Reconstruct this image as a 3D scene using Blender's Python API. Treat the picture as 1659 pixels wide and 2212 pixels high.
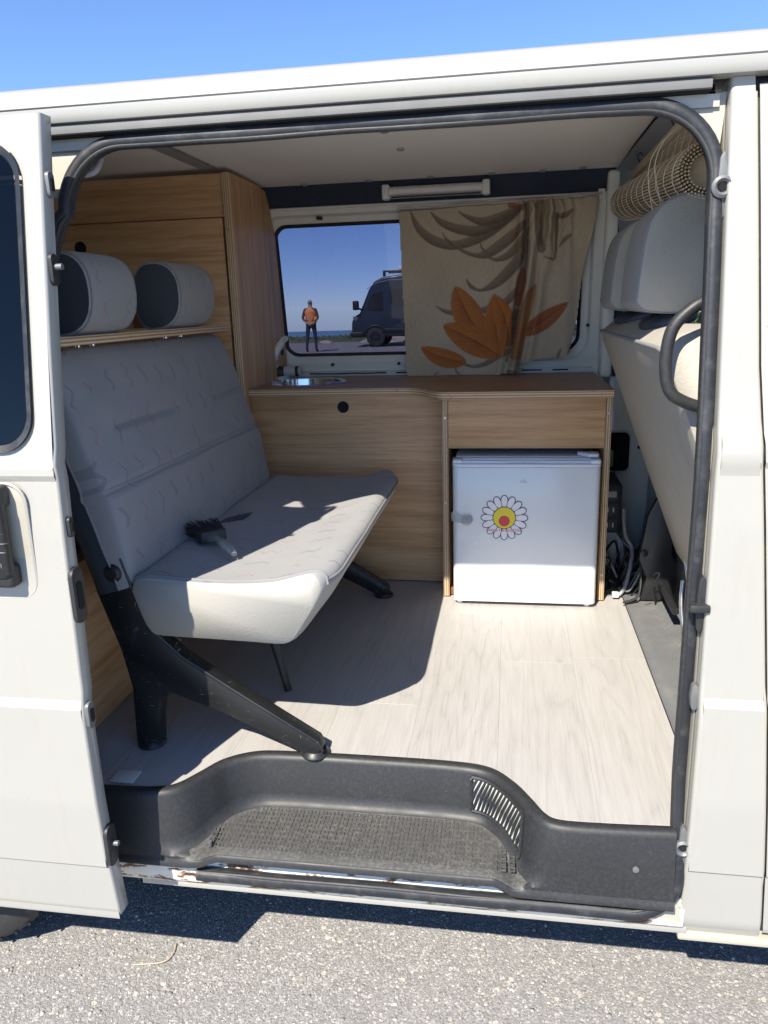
import bpy, bmesh, math, random
import numpy as np
from mathutils import Vector, Matrix
for o in list(bpy.data.objects): bpy.data.objects.remove(o)
S = bpy.context.scene
COL = S.collection
R = math.radians
random.seed(7); rng = np.random.default_rng(7)

# ------------------------------------------------------------------ camera
cd = bpy.data.cameras.new('camera'); cam = bpy.data.objects.new('camera', cd); COL.objects.link(cam); S.camera = cam
def cam_matrix(loc, yaw, pitch, roll):
    cy, sy, cp, sp = math.cos(yaw), math.sin(yaw), math.cos(pitch), math.sin(pitch)
    f = Vector((-sy*cp, cy*cp, -sp)); r = Vector((cy, sy, 0)); u = r.cross(f)
    c, s = math.cos(roll), math.sin(roll)
    r2 = c*r + s*u; u2 = -s*r + c*u
    M = Matrix((r2, u2, -f)).transposed().to_4x4(); M.translation = loc
    return M
cam.matrix_world = cam_matrix((.851, -1.2568, 1.4565), .1656, .2597, -.0311)
cd.sensor_fit = 'HORIZONTAL'; cd.sensor_width = 36; cd.lens = 36*1668.27/1659
cd.clip_start = .02; cd.clip_end = 6000
S.render.resolution_x, S.render.resolution_y = 768, 1024

# ------------------------------------------------------------------ sky, sun, exposure
SUN = Vector((.35, 1.0, -1.11)).normalized()          # direction the light travels
w = bpy.data.worlds.new('World'); S.world = w; w.use_nodes = True
nt = w.node_tree; bg = nt.nodes['Background']; sky = nt.nodes.new('ShaderNodeTexSky')
sky.sky_type = 'NISHITA'; sky.sun_disc = False
sky.sun_elevation = math.asin(-SUN.z); sky.sun_rotation = math.atan2(-SUN.x, -SUN.y)
sky.altitude = 0; sky.air_density = .58; sky.dust_density = 0; sky.ozone_density = 6
nt.links.new(sky.outputs[0], bg.inputs[0]); bg.inputs[1].default_value = .092
ld = bpy.data.lights.new('sun', 'SUN'); sun = bpy.data.objects.new('sun', ld); COL.objects.link(sun)
ld.energy = 3.1; ld.angle = R(.53); ld.color = (1, .92, .79)
sun.rotation_euler = SUN.to_track_quat('-Z', 'Y').to_euler(); sun.location = (-3, -6, 7)
S.view_settings.view_transform = 'Standard'; S.view_settings.look = 'None'
S.view_settings.exposure = 1.65; S.view_settings.gamma = 1
S.render.engine = 'CYCLES'
S.cycles.max_bounces = 10; S.cycles.diffuse_bounces = 7; S.cycles.transparent_max_bounces = 12

# ------------------------------------------------------------------ materials
def nodes(name):
    m = bpy.data.materials.new(name); m.use_nodes = True
    return m, m.node_tree, m.node_tree.nodes['Principled BSDF']
class N:
    def __init__(s, t): s.t = t
    def new(s, typ, **kw):
        n = s.t.nodes.new(typ)
        for k, v in kw.items():
            if k in n.inputs.keys() if isinstance(k, str) else False: n.inputs[k].default_value = v
            else: setattr(n, k, v)
        return n
    def link(s, a, b): s.t.links.new(a, b)
    def val(s, sock, v):
        if hasattr(v, 'is_linked') or isinstance(v, bpy.types.NodeSocket): s.link(v, sock)
        else: sock.default_value = v
    def math(s, op, a, b=0, c=None):
        n = s.t.nodes.new('ShaderNodeMath'); n.operation = op
        s.val(n.inputs[0], a); s.val(n.inputs[1], b)
        if c is not None: s.val(n.inputs[2], c)
        return n.outputs[0]
    def coord(s, scale=(1, 1, 1), kind='Object', loc=(0, 0, 0), rnd=False):
        tc = s.t.nodes.new('ShaderNodeTexCoord'); mp = s.t.nodes.new('ShaderNodeMapping')
        mp.inputs['Scale'].default_value = scale; mp.inputs['Location'].default_value = loc
        s.link(tc.outputs[kind], mp.inputs[0])
        if rnd:
            oi = s.t.nodes.new('ShaderNodeObjectInfo'); vm = s.t.nodes.new('ShaderNodeVectorMath'); vm.operation = 'MULTIPLY_ADD'
            cx = s.t.nodes.new('ShaderNodeCombineXYZ')
            for i, k in enumerate((37., 91., 53.)): s.link(s.math('MULTIPLY', oi.outputs['Random'], k), cx.inputs[i])
            ad = s.t.nodes.new('ShaderNodeVectorMath'); ad.operation = 'ADD'
            s.link(mp.outputs[0], ad.inputs[0]); s.link(cx.outputs[0], ad.inputs[1]); return ad.outputs[0]
        return mp.outputs[0]
    def noise(s, vec, scale=5, detail=4, rough=.55, dist=0):
        n = s.t.nodes.new('ShaderNodeTexNoise'); s.link(vec, n.inputs['Vector'])
        n.inputs['Scale'].default_value = scale; n.inputs['Detail'].default_value = detail
        n.inputs['Roughness'].default_value = rough; n.inputs['Distortion'].default_value = dist
        return n.outputs['Fac']
    def voro(s, vec, scale, feature='F1', out='Distance'):
        n = s.t.nodes.new('ShaderNodeTexVoronoi'); n.feature = feature; s.link(vec, n.inputs['Vector']); n.inputs['Scale'].default_value = scale
        return n.outputs[out]
    def ramp(s, fac, stops):
        n = s.t.nodes.new('ShaderNodeValToRGB'); e = n.color_ramp.elements
        while len(e) < len(stops): e.new(.5)
        for el, (p, c) in zip(e, stops): el.position = p; el.color = (*c, 1) if len(c) == 3 else c
        s.link(fac, n.inputs[0]); return n.outputs[0]
    def rf(s, fac, a, b, lo=0, hi=1):
        n = s.t.nodes.new('ShaderNodeMapRange'); s.link(fac, n.inputs[0])
        n.inputs[1].default_value = a; n.inputs[2].default_value = b; n.inputs[3].default_value = lo; n.inputs[4].default_value = hi
        return n.outputs[0]
    def mix(s, fac, a, b, mode='MIX'):
        n = s.t.nodes.new('ShaderNodeMix'); n.data_type = 'RGBA'; n.blend_type = mode
        s.val(n.inputs[0], fac)
        for i, v in ((6, a), (7, b)):
            if isinstance(v, bpy.types.NodeSocket): s.link(v, n.inputs[i])
            else: n.inputs[i].default_value = (*v, 1)
        return n.outputs[2]
    def bump(s, h, strength=.3, dist=.002, prev=None):
        n = s.t.nodes.new('ShaderNodeBump'); s.link(h, n.inputs['Height'])
        n.inputs['Strength'].default_value = strength; n.inputs['Distance'].default_value = dist
        if prev is not None: s.link(prev, n.inputs['Normal'])
        return n.outputs[0]
MATS = {}
def simple(name, col, rough=.5, metal=0, var=.12, vscale=6, bump=0, bscale=200, bdist=.001, spec=.5, coat=0, dirt=None, dirt_lo=.55, dirt_hi=.75, dscale=9):
    m, t, p = nodes(name); n = N(t); c = n.coord()
    f = n.noise(c, vscale, 5)
    a = tuple(x*(1-var) for x in col); b = tuple(min(1, x*(1+var)) for x in col)
    colr = n.mix(f, a, b)
    if dirt:
        d = n.noise(c, dscale, 8, .7); colr = n.mix(n.rf(d, dirt_lo, dirt_hi), colr, dirt)
    n.link(colr, p.inputs['Base Color'])
    n.link(n.rf(n.noise(c, vscale*2.3, 4), .2, .8, max(.02, rough-.08), min(1, rough+.1)), p.inputs['Roughness'])
    p.inputs['Metallic'].default_value = metal; p.inputs['Specular IOR Level'].default_value = spec; p.inputs['Coat Weight'].default_value = coat
    p.inputs['Coat Roughness'].default_value = .12
    if bump: n.link(n.bump(n.noise(c, bscale, 3), bump, bdist), p.inputs['Normal'])
    MATS[name] = m; return m

# paint with faint dirt, stone chips and a little rust
def paint(name, col, rust=.0, rough=.32):
    m, t, p = nodes(name); n = N(t); c = n.coord()
    base = n.mix(n.noise(c, 3.5, 6, .65), tuple(x*.93 for x in col), col)
    grime = n.noise(n.coord((6, 6, 1.2)), 3, 8, .7)
    base = n.mix(n.rf(grime, .54, .85, 0, .32), base, (.30, .27, .20))
    spk = n.voro(c, 38); sp2 = n.noise(c, 11, 3)
    m1 = n.math('MULTIPLY', n.math('LESS_THAN', spk, .045), n.math('GREATER_THAN', sp2, .56))
    base = n.mix(n.math('MULTIPLY', m1, .6), base, (.22, .17, .12))
    if rust:
        rn = n.noise(n.coord(loc=(3, 1, 2)), 26, 8, .75); base = n.mix(n.rf(rn, .75-rust, .86-rust, 0, .9), base, (.30, .13, .04))
    n.link(base, p.inputs['Base Color'])
    n.link(n.rf(grime, .3, .8, rough-.06, rough+.18), p.inputs['Roughness'])
    p.inputs['Coat Weight'].default_value = .5; p.inputs['Coat Roughness'].default_value = .08
    n.link(n.bump(n.noise(c, 7, 2), .06, .004), p.inputs['Normal'])
    MATS[name] = m; return m
paint('white_paint', (.372, .367, .335)); paint('jamb_paint', (.41, .39, .325), .05, .4); paint('inner_paint', (.80, .80, .74), 0, .4)
# chipped sill
def chipped():
    m, t, p = nodes('chipped_sill'); n = N(t); c = n.coord((1, 3, 3))
    f = n.noise(c, 14, 9, .72); g = n.noise(c, 45, 6, .7)
    col = n.ramp(f, [(.40, (.04, .03, .025)), (.455, (.22, .12, .07)), (.48, (.70, .69, .63)), (1, (.78, .77, .70))])
    col = n.mix(n.rf(g, .55, .75, 0, .5), col, (.40, .33, .24))
    n.link(col, p.inputs['Base Color']); p.inputs['Roughness'].default_value = .6
    n.link(n.bump(f, .5, .002), p.inputs['Normal']); MATS['chipped_sill'] = m
chipped()
simple('rubber', (.016, .018, .023), .5, var=.25, bump=.25, bscale=45, bdist=.002, dirt=(.09, .09, .088), dirt_lo=.5, dirt_hi=.9, dscale=22)
def scuffed(name, col, dust, amt):
    m = simple(name, col, .52, var=.25, bump=.3, bscale=420, bdist=.0007); t = m.node_tree; n = N(t); q = t.nodes['Principled BSDF']
    old = q.inputs['Base Color'].links[0].from_socket
    fine = n.rf(n.noise(n.coord(), 130, 8, .75), .45, .75, 0, amt); soft = n.rf(n.noise(n.coord((1, 1, 1.5)), 6, 6, .6), .35, .75, .3, 1)
    c = n.mix(n.math('MULTIPLY', fine, soft), old, dust)
    for sc, lo in (((160, 9, 60), .70), ((12, 150, 110), .72)):
        s = n.rf(n.noise(n.coord(sc), 3.5, 3, .5, 1.2), lo, lo+.05, 0, .35); c = n.mix(s, c, tuple(min(1, x*1.5) for x in dust))
    n.link(c, q.inputs['Base Color'])
scuffed('black_plastic', (.020, .021, .023), (.12, .12, .118), .32)
scuffed('dusty_plastic', (.060, .060, .059), (.24, .235, .225), .75)
simple('dark_metal', (.018, .019, .021), .42, var=.3, dirt=(.16, .13, .11), dirt_lo=.66, dirt_hi=.74, dscale=30)
def worn():
    m = simple('worn_black_metal', (.012, .013, .014), .40, var=.3, dirt=(.13, .12, .11), dirt_lo=.60, dirt_hi=.74, dscale=24); t = m.node_tree; n = N(t); p = t.nodes['Principled BSDF']
    old = p.inputs['Base Color'].links[0].from_socket
    s1 = n.rf(n.noise(n.coord((9, 9, 150)), 3, 2), .70, .74, 0, .8); s2 = n.rf(n.noise(n.coord((110, 9, 14)), 3, 2), .72, .76, 0, .7)
    n.link(n.mix(s2, n.mix(s1, old, (.42, .40, .37)), (.40, .38, .34)), p.inputs['Base Color'])
worn()
simple('chrome', (.75, .75, .75), .12, 1, var=.04)
simple('steel', (.55, .55, .55), .38, 1, var=.15, dirt=(.25, .23, .21), dirt_lo=.5, dirt_hi=.8)
simple('rail_metal', (.12, .122, .125), .65, 0, var=.2, dirt=(.16, .15, .14), dirt_lo=.5, dirt_hi=.75)
simple('galvanised', (.17, .175, .18), .5, .4, var=.2, dirt=(.2, .19, .18))
simple('headliner', (.86, .83, .78), .65, var=.03, vscale=3)
simple('trim_grey', (.30, .30, .31), .55, var=.1)
simple('navy_trim', (.020, .030, .055), .75, var=.2, bump=.3, bscale=300)
simple('vinyl', (.34, .33, .30), .55, var=.07, vscale=9, bump=.5, bscale=330, bdist=.0012)
simple('seat_vinyl', (.345, .325, .285), .6, var=.10, vscale=7, bump=.6, bscale=260, bdist=.0015, dirt=(.24, .23, .2), dirt_lo=.6, dirt_hi=.9)
simple('piping', (.22, .22, .225), .7)
simple('vinyl_dark', (.045, .055, .068), .5, var=.1, bump=.3, bscale=380, bdist=.0008)
simple('pad_fabric', (.30, .30, .295), .8, var=.06, bump=.4, bscale=700, bdist=.0008)
simple('fridge_white', (.76, .79, .81), .22, var=.015, vscale=2, coat=.3)
simple('fridge_plastic', (.72, .76, .85), .3, var=.02)
simple('white_plastic', (.75, .75, .72), .35, var=.03)
simple('grey_plastic', (.50, .51, .52), .4, var=.05)
simple('black_hole', (.006, .006, .007), .9, var=0)
simple('tyre', (.025, .025, .026), .75, var=.3, dirt=(.10, .095, .085), bump=.2, bscale=150)
simple('mat_rubber', (.13, .135, .14), .75, var=.2, bump=.4, bscale=250, dirt=(.22, .21, .2), dirt_lo=.5, dirt_hi=.9)
simple('bamboo', (.56, .46, .33), .65, var=.3, vscale=40)
simple('string', (.72, .68, .58), .8)
simple('tray', (.55, .56, .53), .45, var=.05)
simple('green_plastic', (.30, .45, .30), .5)
simple('cable_white', (.33, .33, .32), .45); simple('cable_black', (.02, .02, .02), .45)
simple('orange_cloth', (.45, .16, .06), .9, bump=.4, bscale=300); simple('cream_cloth', (.55, .50, .42), .9, bump=.4, bscale=300)
simple('ink_black', (.02, .02, .03), .5, var=0); simple('petal_white', (.82, .80, .86), .4, var=0)
simple('sun_yellow', (.78, .66, .03), .4, var=.02); simple('poppy_red', (.62, .04, .05), .4, var=.02); simple('text_red', (.60, .10, .07), .5, var=0); simple('logo_grey', (.42, .44, .44), .4, var=0)
simple('scarlet_wood', (.20, .075, .035), .5, var=.25, vscale=20)
simple('skin', (.45, .26, .18), .6); simple('hair', (.30, .27, .25), .8); simple('vest_orange', (.80, .30, .10), .7); simple('sleeve', (.10, .05, .05), .8); simple('denim', (.03, .04, .075), .85)
simple('camper_paint', (.012, .022, .035), .35, var=.08, coat=.2); simple('camper_black', (.01, .011, .012), .5)
simple('rock', (.36, .31, .26), .9, var=.3, bump=.5, bscale=8, bdist=.05)
simple('twig', (.55, .43, .28), .8)
def clear_plastic():
    m, t, p = nodes('clear_plastic'); p.inputs['Base Color'].default_value = (.85, .87, .88, 1); p.inputs['Roughness'].default_value = .12
    p.inputs['Transmission Weight'].default_value = .85; p.inputs['IOR'].default_value = 1.3; MATS['clear_plastic'] = m
clear_plastic()
def glass(name, tint):
    m = bpy.data.materials.new(name); m.use_nodes = True; t = m.node_tree; t.nodes.clear()
    o = t.nodes.new('ShaderNodeOutputMaterial'); mx = t.nodes.new('ShaderNodeMixShader'); tr = t.nodes.new('ShaderNodeBsdfTransparent'); gl = t.nodes.new('ShaderNodeBsdfGlossy')
    fr = t.nodes.new('ShaderNodeFresnel'); fr.inputs[0].default_value = 1.45; tr.inputs[0].default_value = (*tint, 1); gl.inputs['Roughness'].default_value = .02
    t.links.new(fr.outputs[0], mx.inputs[0]); t.links.new(tr.outputs[0], mx.inputs[1]); t.links.new(gl.outputs[0], mx.inputs[2]); t.links.new(mx.outputs[0], o.inputs[0])
    MATS[name] = m
glass('tinted_glass', (.135, .140, .205)); glass('clear_glass', (.85, .9, .88)); glass('dark_glass', (.012, .014, .018))
def wood(name, c0, c1, c2, axis=0, fig=26, pore=330, rough=.42):
    m, t, p = nodes(name); n = N(t)
    sc = [1., 1., 1.]; sc[axis] = .045
    c = n.coord(tuple(sc), rnd=True)
    f = n.noise(c, fig, 6, .6, .6); g = n.noise(c, fig*4, 5, .6); h = n.noise(n.coord(tuple(x if i != axis else .03 for i, x in enumerate(sc)), rnd=True), pore, 3)
    col = n.ramp(n.math('ADD', n.math('MULTIPLY', f, .6), n.math('MULTIPLY', g, .4)), [(.35, c0), (.5, c1), (.65, c2)])
    col = n.mix(n.rf(h, .54, .72, 0, .40), col, tuple(x*.5 for x in c0))
    n.link(col, p.inputs['Base Color']); n.link(n.rf(h, .3, .8, rough, rough+.2), p.inputs['Roughness'])
    n.link(n.bump(h, .15, .0006), p.inputs['Normal']); MATS[name] = m
OAK = ((.41, .22, .10), (.56, .335, .165), (.66, .43, .235))
wood('oak_x', *OAK, axis=0); wood('oak_y', *OAK, axis=1); wood('oak_z', *OAK, axis=2)
wood('oak_top', (.28, .155, .085), (.38, .225, .13), (.46, .30, .185), axis=0, rough=.34)
def ply(name, axis, period=.0034):
    m, t, p = nodes(name); n = N(t)
    tc = n.coord(); sx = t.nodes.new('ShaderNodeSeparateXYZ'); n.link(tc, sx.inputs[0])
    wv = n.math('SINE', n.math('ADD', n.math('MULTIPLY', sx.outputs[axis], 6.2832/period), n.math('MULTIPLY', n.noise(tc, 6, 3), 1.5)))
    col = n.ramp(n.rf(wv, -1, 1), [(.15, (.30, .18, .09)), (.5, (.55, .39, .23)), (.85, (.66, .50, .33))])
    col = n.mix(n.rf(n.noise(tc, 60, 5), .62, .75, 0, .7), col, (.16, .09, .05))
    n.link(col, p.inputs['Base Color']); p.inputs['Roughness'].default_value = .6; MATS[name] = m
ply('ply_z', 2, .0075); ply('ply_x', 0, .0065)
def laminate():
    m, t, p = nodes('laminate'); n = N(t); c = n.coord((1, .11, 1), rnd=True)
    warp = n.noise(c, 4.2, 3, .5, .3)
    ring = n.math('POWER', n.math('ABSOLUTE', n.math('SINE', n.math('MULTIPLY', warp, 62.))), .45)
    g = n.noise(n.coord((1, .03, 1), rnd=True), 300, 5, .7); b = n.noise(c, 9, 4)
    oi = t.nodes.new('ShaderNodeObjectInfo')
    k = n.math('ADD', n.math('MULTIPLY', ring, .13), n.math('ADD', n.math('MULTIPLY', g, .62), n.math('MULTIPLY', b, .26)))
    col = n.ramp(k, [(.34, (.285, .275, .265)), (.50, (.365, .354, .343)), (.68, (.425, .414, .402))])
    col = n.mix(n.math('MULTIPLY', oi.outputs['Random'], .35), col, (.39, .377, .363))
    dust = n.noise(n.coord(), 5, 8, .7); col = n.mix(n.rf(dust, .5, .8, 0, .35), col, (.43, .42, .41))
    n.link(col, p.inputs['Base Color']); n.link(n.rf(g, .3, .8, .42, .6), p.inputs['Roughness'])
    n.link(n.bump(n.math('ADD', g, n.math('MULTIPLY', ring, .5)), .12, .0008), p.inputs['Normal']); MATS['laminate'] = m
laminate()
def seat_fabric():
    m, t, p = nodes('seat_fabric'); n = N(t)
    at = t.nodes.new('ShaderNodeAttribute'); at.attribute_name = 'fab'
    sx = t.nodes.new('ShaderNodeSeparateXYZ'); n.link(at.outputs['Vector'], sx.inputs[0])
    u0 = n.math('MULTIPLY', sx.outputs[0], 12.5); v0 = n.math('MULTIPLY', sx.outputs[1], 11.)
    row = n.math('FLOOR', v0); uo = n.math('ADD', u0, n.math('MULTIPLY', row, .37)); colm = n.math('FLOOR', uo)
    cx = t.nodes.new('ShaderNodeCombineXYZ'); n.link(colm, cx.inputs[0]); n.link(row, cx.inputs[1])
    wn = t.nodes.new('ShaderNodeTexWhiteNoise'); wn.noise_dimensions = '2D'; n.link(cx.outputs[0], wn.inputs['Vector'])
    sc = t.nodes.new('ShaderNodeSeparateColor'); n.link(wn.outputs['Color'], sc.inputs[0])
    lx = n.math('SUBTRACT', n.math('FRACT', uo), n.math('ADD', .35, n.math('MULTIPLY', sc.outputs[0], .3)))
    ly = n.math('SUBTRACT', n.math('FRACT', v0), .5)
    tri = n.math('ABSOLUTE', n.math('SUBTRACT', n.math('FRACT', n.math('ADD', n.math('MULTIPLY', ly, n.math('ADD', 1.2, n.math('MULTIPLY', sc.outputs[1], 2.6))), .5)), .5))
    d = n.math('ABSOLUTE', n.math('ADD', lx, n.math('SUBTRACT', n.math('MULTIPLY', tri, .42), .1)))
    mask = n.math('MULTIPLY', n.math('LESS_THAN', d, n.math('ADD', .035, n.math('MULTIPLY', sc.outputs[2], .04))), n.math('LESS_THAN', n.math('ABSOLUTE', n.math('SUBTRACT', ly, n.math('MULTIPLY', n.math('SUBTRACT', sc.outputs[2], .5), .3))), n.math('ADD', .12, n.math('MULTIPLY', sc.outputs[0], .22))))
    ink = n.ramp(sc.outputs[1], [(0, (.07, .08, .11)), (.45, (.09, .10, .135)), (.5, (.32, .13, .11)), (.72, (.25, .11, .10)), (.78, (.07, .19, .21)), (1, (.16, .12, .16))])
    # weave
    wa = n.math('SINE', n.math('MULTIPLY', n.math('ADD', sx.outputs[0], sx.outputs[1]), 1500.)); wb = n.math('SINE', n.math('MULTIPLY', n.math('SUBTRACT', sx.outputs[0], sx.outputs[1]), 1500.))
    wv = n.math('MULTIPLY', wa, wb)
    base = n.mix(n.rf(wv, -1, 1, .0, 1.), (.245, .247, .255), (.315, .317, .322))
    ns = n.noise(n.coord(), 9, 6, .6); base = n.mix(n.rf(ns, .45, .8, 0, .35), base, (.205, .21, .225))
    col = n.mix(n.math('MULTIPLY', n.math('MULTIPLY', mask, n.math('GREATER_THAN', sc.outputs[2], .2)), .34), base, ink)
    n.link(col, p.inputs['Base Color']); p.inputs['Roughness'].default_value = .88; p.inputs['Sheen Weight'].default_value = .15
    n.link(n.bump(wv, .25, .0006, n.bump(n.noise(n.coord(), 14, 3), .35, .006)), p.inputs['Normal']); MATS['seat_fabric'] = m
seat_fabric()
def curtain_cloth():
    m, t, p = nodes('curtain_cloth'); n = N(t)
    at = t.nodes.new('ShaderNodeAttribute'); at.attribute_name = 'print'
    slub = n.noise(n.coord((14, 14, 170)), 3.2, 5, .65); slub2 = n.noise(n.coord((150, 150, 12)), 3, 4)
    col = n.mix(n.rf(slub, .54, .74, 0, .38), at.outputs['Color'], (.60, .52, .40), 'MIX')
    dark = n.mix(n.rf(slub2, .35, .75, 0, .35), col, (.20, .165, .12))
    n.link(dark, p.inputs['Base Color']); p.inputs['Roughness'].default_value = .9
    n.link(n.bump(n.math('ADD', slub, slub2), .5, .0012), p.inputs['Normal'])
    MATS['curtain_cloth'] = m
curtain_cloth()
def asphalt():
    m, t, p = nodes('asphalt'); n = N(t); c = n.coord()
    w1 = n.noise(c, 40, 3)
    c1 = n.voro(c, 190, 'F1', 'Color'); c2 = n.voro(c, 420, 'F1', 'Color'); d1 = n.voro(c, 190); d2 = n.voro(c, 420)
    s1 = t.nodes.new('ShaderNodeSeparateColor'); n.link(c1, s1.inputs[0]); s2 = t.nodes.new('ShaderNodeSeparateColor'); n.link(c2, s2.inputs[0])
    stone = n.ramp(s1.outputs[0], [(0, (.18, .18, .182)), (.35, (.27, .266, .266)), (.75, (.36, .352, .348)), (.93, (.52, .505, .49)), (1, (.63, .61, .58))])
    fine = n.ramp(s2.outputs[0], [(0, (.155, .155, .157)), (.5, (.265, .262, .26)), (1, (.40, .39, .38))])
    col = n.mix(n.rf(s1.outputs[1], .45, .5), fine, stone)
    col = n.mix(n.rf(d1, .35, .65, 0, .35), col, (.17, .165, .16))
    c3 = n.voro(c, 62, 'F1', 'Color'); d3 = n.voro(c, 62); s3 = t.nodes.new('ShaderNodeSeparateColor'); n.link(c3, s3.inputs[0])
    big3 = n.math('MULTIPLY', n.math('GREATER_THAN', s3.outputs[0], .80), n.math('LESS_THAN', d3, n.math('ADD', .20, n.math('MULTIPLY', s3.outputs[1], .22))))
    col = n.mix(n.math('MULTIPLY', big3, .85), col, n.ramp(s3.outputs[2], [(0, (.22, .215, .21)), (.5, (.42, .39, .36)), (1, (.62, .56, .47))]))
    pit = n.rf(n.noise(c, 75, 4), .62, .7, 0, .75); col = n.mix(pit, col, (.09, .088, .085))
    big = n.noise(c, 1.3, 6, .6); col = n.mix(n.rf(big, .35, .7, 0, .45), col, (.21, .207, .204))
    n.link(col, p.inputs['Base Color']); p.inputs['Roughness'].default_value = .85
    h = n.math('ADD', n.math('MULTIPLY', d1, -.7), n.math('ADD', n.math('MULTIPLY', d2, -.4), n.math('MULTIPLY', w1, .5)))
    n.link(n.bump(h, .55, .004), p.inputs['Normal']); MATS['asphalt'] = m
asphalt()
def stone_mat():
    m, t, p = nodes('aggregate'); n = N(t)
    at = t.nodes.new('ShaderNodeAttribute'); at.attribute_name = 'tone'
    col = n.ramp(at.outputs['Fac'], [(0, (.19, .185, .18)), (.5, (.34, .325, .30)), (.85, (.46, .43, .38)), (1, (.60, .57, .51))])
    f = n.noise(n.coord(), 300, 4); col = n.mix(n.rf(f, .4, .8, 0, .5), col, (.27, .26, .25))
    n.link(col, p.inputs['Base Color']); p.inputs['Roughness'].default_value = .8; MATS['aggregate'] = m
stone_mat()
def sea_mat():
    m, t, p = nodes('sea'); n = N(t); c = n.coord((1, .35, 1))
    n.link(n.mix(n.noise(c, .05, 6), (.02, .09, .14), (.03, .13, .18)), p.inputs['Base Color']); p.inputs['Roughness'].default_value = .25
    n.link(n.bump(n.noise(c, .6, 6), .6, .3), p.inputs['Normal']); MATS['sea'] = m
sea_mat()
simple('scrub', (.10, .115, .05), .95, var=.5, vscale=1.3, bump=.8, bscale=4, bdist=.15, dirt=(.24, .19, .12), dirt_lo=.52, dirt_hi=.66, dscale=1.5)
simple('leaf', (.10, .16, .035), .6, var=.5, vscale=3); simple('bark', (.12, .09, .065), .9, var=.3, bump=.5, bscale=30)

# ------------------------------------------------------------------ mesh helpers
def link(o, parent=None):
    COL.objects.link(o)
    if parent is not None: o.parent = parent
    return o
def mesh(name, verts, faces, m, parent=None, smooth=False, bevel=0, seg=2, loc=None, mats=None, mi=None, angle=35):
    me = bpy.data.meshes.new(name)
    me.from_pydata([tuple(v) for v in verts], [], faces)
    for k in (mats or [m]): me.materials.append(MATS[k])
    if mi is not None: me.polygons.foreach_set('material_index', mi)
    if bevel or mi is None:
        bm = bmesh.new(); bm.from_mesh(me)
        if mi is None: bmesh.ops.recalc_face_normals(bm, faces=bm.faces)
        if bevel:
            es = [e for e in bm.edges if len(e.link_faces) == 2 and e.calc_face_angle(0) > R(angle)]
            bmesh.ops.bevel(bm, geom=es, offset=bevel, segments=seg, affect='EDGES', profile=.5, clamp_overlap=True)
        bm.to_mesh(me); bm.free()
    if smooth: me.polygons.foreach_set('use_smooth', [True]*len(me.polygons))
    o = bpy.data.objects.new(name, me)
    if loc: o.location = loc
    return link(o, parent)
def smooth_by_angle(o, a=40):
    me = o.data; me.polygons.foreach_set('use_smooth', [True]*len(me.polygons)); me.set_sharp_from_angle(angle=R(a))
    return o
def box(name, x0, x1, y0, y1, z0, z1, m, parent=None, bevel=.002, seg=2):
    v = [(x, y, z) for x in (x0, x1) for y in (y0, y1) for z in (z0, z1)]
    f = [(0, 1, 3, 2), (4, 6, 7, 5), (0, 4, 5, 1), (2, 3, 7, 6), (0, 2, 6, 4), (1, 5, 7, 3)]
    o = mesh(name, v, f, m, parent, bevel=bevel, seg=seg)
    return smooth_by_angle(o) if bevel else o
def prism(name, poly, axis, a, b, m, parent=None, bevel=0, seg=2, angle=35):
    """poly: 2D points; axis = extrusion axis index. For axis 0 poly is (y,z); 1 -> (x,z); 2 -> (x,y)"""
    def put(p, t): 
        l = list(p); l.insert(axis, t); return tuple(l)
    n = len(poly); v = [put(p, a) for p in poly] + [put(p, b) for p in poly]
    f = [tuple(range(n)), tuple(range(2*n-1, n-1, -1))] + [(i, (i+1) % n, n+(i+1) % n, n+i) for i in range(n)]
    o = mesh(name, v, f, m, parent, bevel=bevel, seg=seg, angle=angle)
    return smooth_by_angle(o, 35)
def tube_data(path, r, n=8, closed=False, flat=1.0):
    P = [Vector(p) for p in path]; k = len(P); rr = r if hasattr(r, '__len__') else [r]*k
    V, F = [], []; prev = None
    for i in range(k):
        if closed: t = (P[(i+1) % k]-P[i-1]).normalized()
        else: t = (P[min(i+1, k-1)]-P[max(i-1, 0)]).normalized()
        if prev is None:
            a = Vector((0, 0, 1)) if abs(t.z) < .9 else Vector((1, 0, 0)); u = t.cross(a).normalized()
        else: u = (prev - t*prev.dot(t)).normalized()
        prev = u; v = t.cross(u)
        for j in range(n):
            q = 2*math.pi*j/n; V.append(P[i] + u*math.cos(q)*rr[i] + v*math.sin(q)*rr[i]*flat)
    for i in range(k if closed else k-1):
        for j in range(n):
            a, b = i*n+j, i*n+(j+1) % n; c, d = ((i+1) % k)*n+(j+1) % n, ((i+1) % k)*n+j; F.append((a, b, c, d))
    if not closed: F.append(tuple(range(n-1, -1, -1))); F.append(tuple(range((k-1)*n, k*n)))
    return V, F
def tube(name, path, r, m, parent=None, n=10, closed=False, flat=1.0):
    V, F = tube_data(path, r, n, closed, flat); return smooth_by_angle(mesh(name, V, F, m, parent), 50)
def multi(parts):
    V, F = [], []
    for v, f in parts:
        o = len(V); V += [tuple(x) for x in v]; F += [tuple(i+o for i in g) for g in f]
    return V, F
def cyl_data(c, axis, r, h, n=20, r2=None):
    c = Vector(c); a = Vector(axis).normalized(); return tube_data([c-a*h/2, c+a*h/2], [r, r if r2 is None else r2], n)
def cyl(name, c, axis, r, h, m, parent=None, n=20, r2=None, bevel=0):
    V, F = cyl_data(c, axis, r, h, n, r2); o = mesh(name, V, F, m, parent, bevel=bevel); return smooth_by_angle(o)
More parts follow.
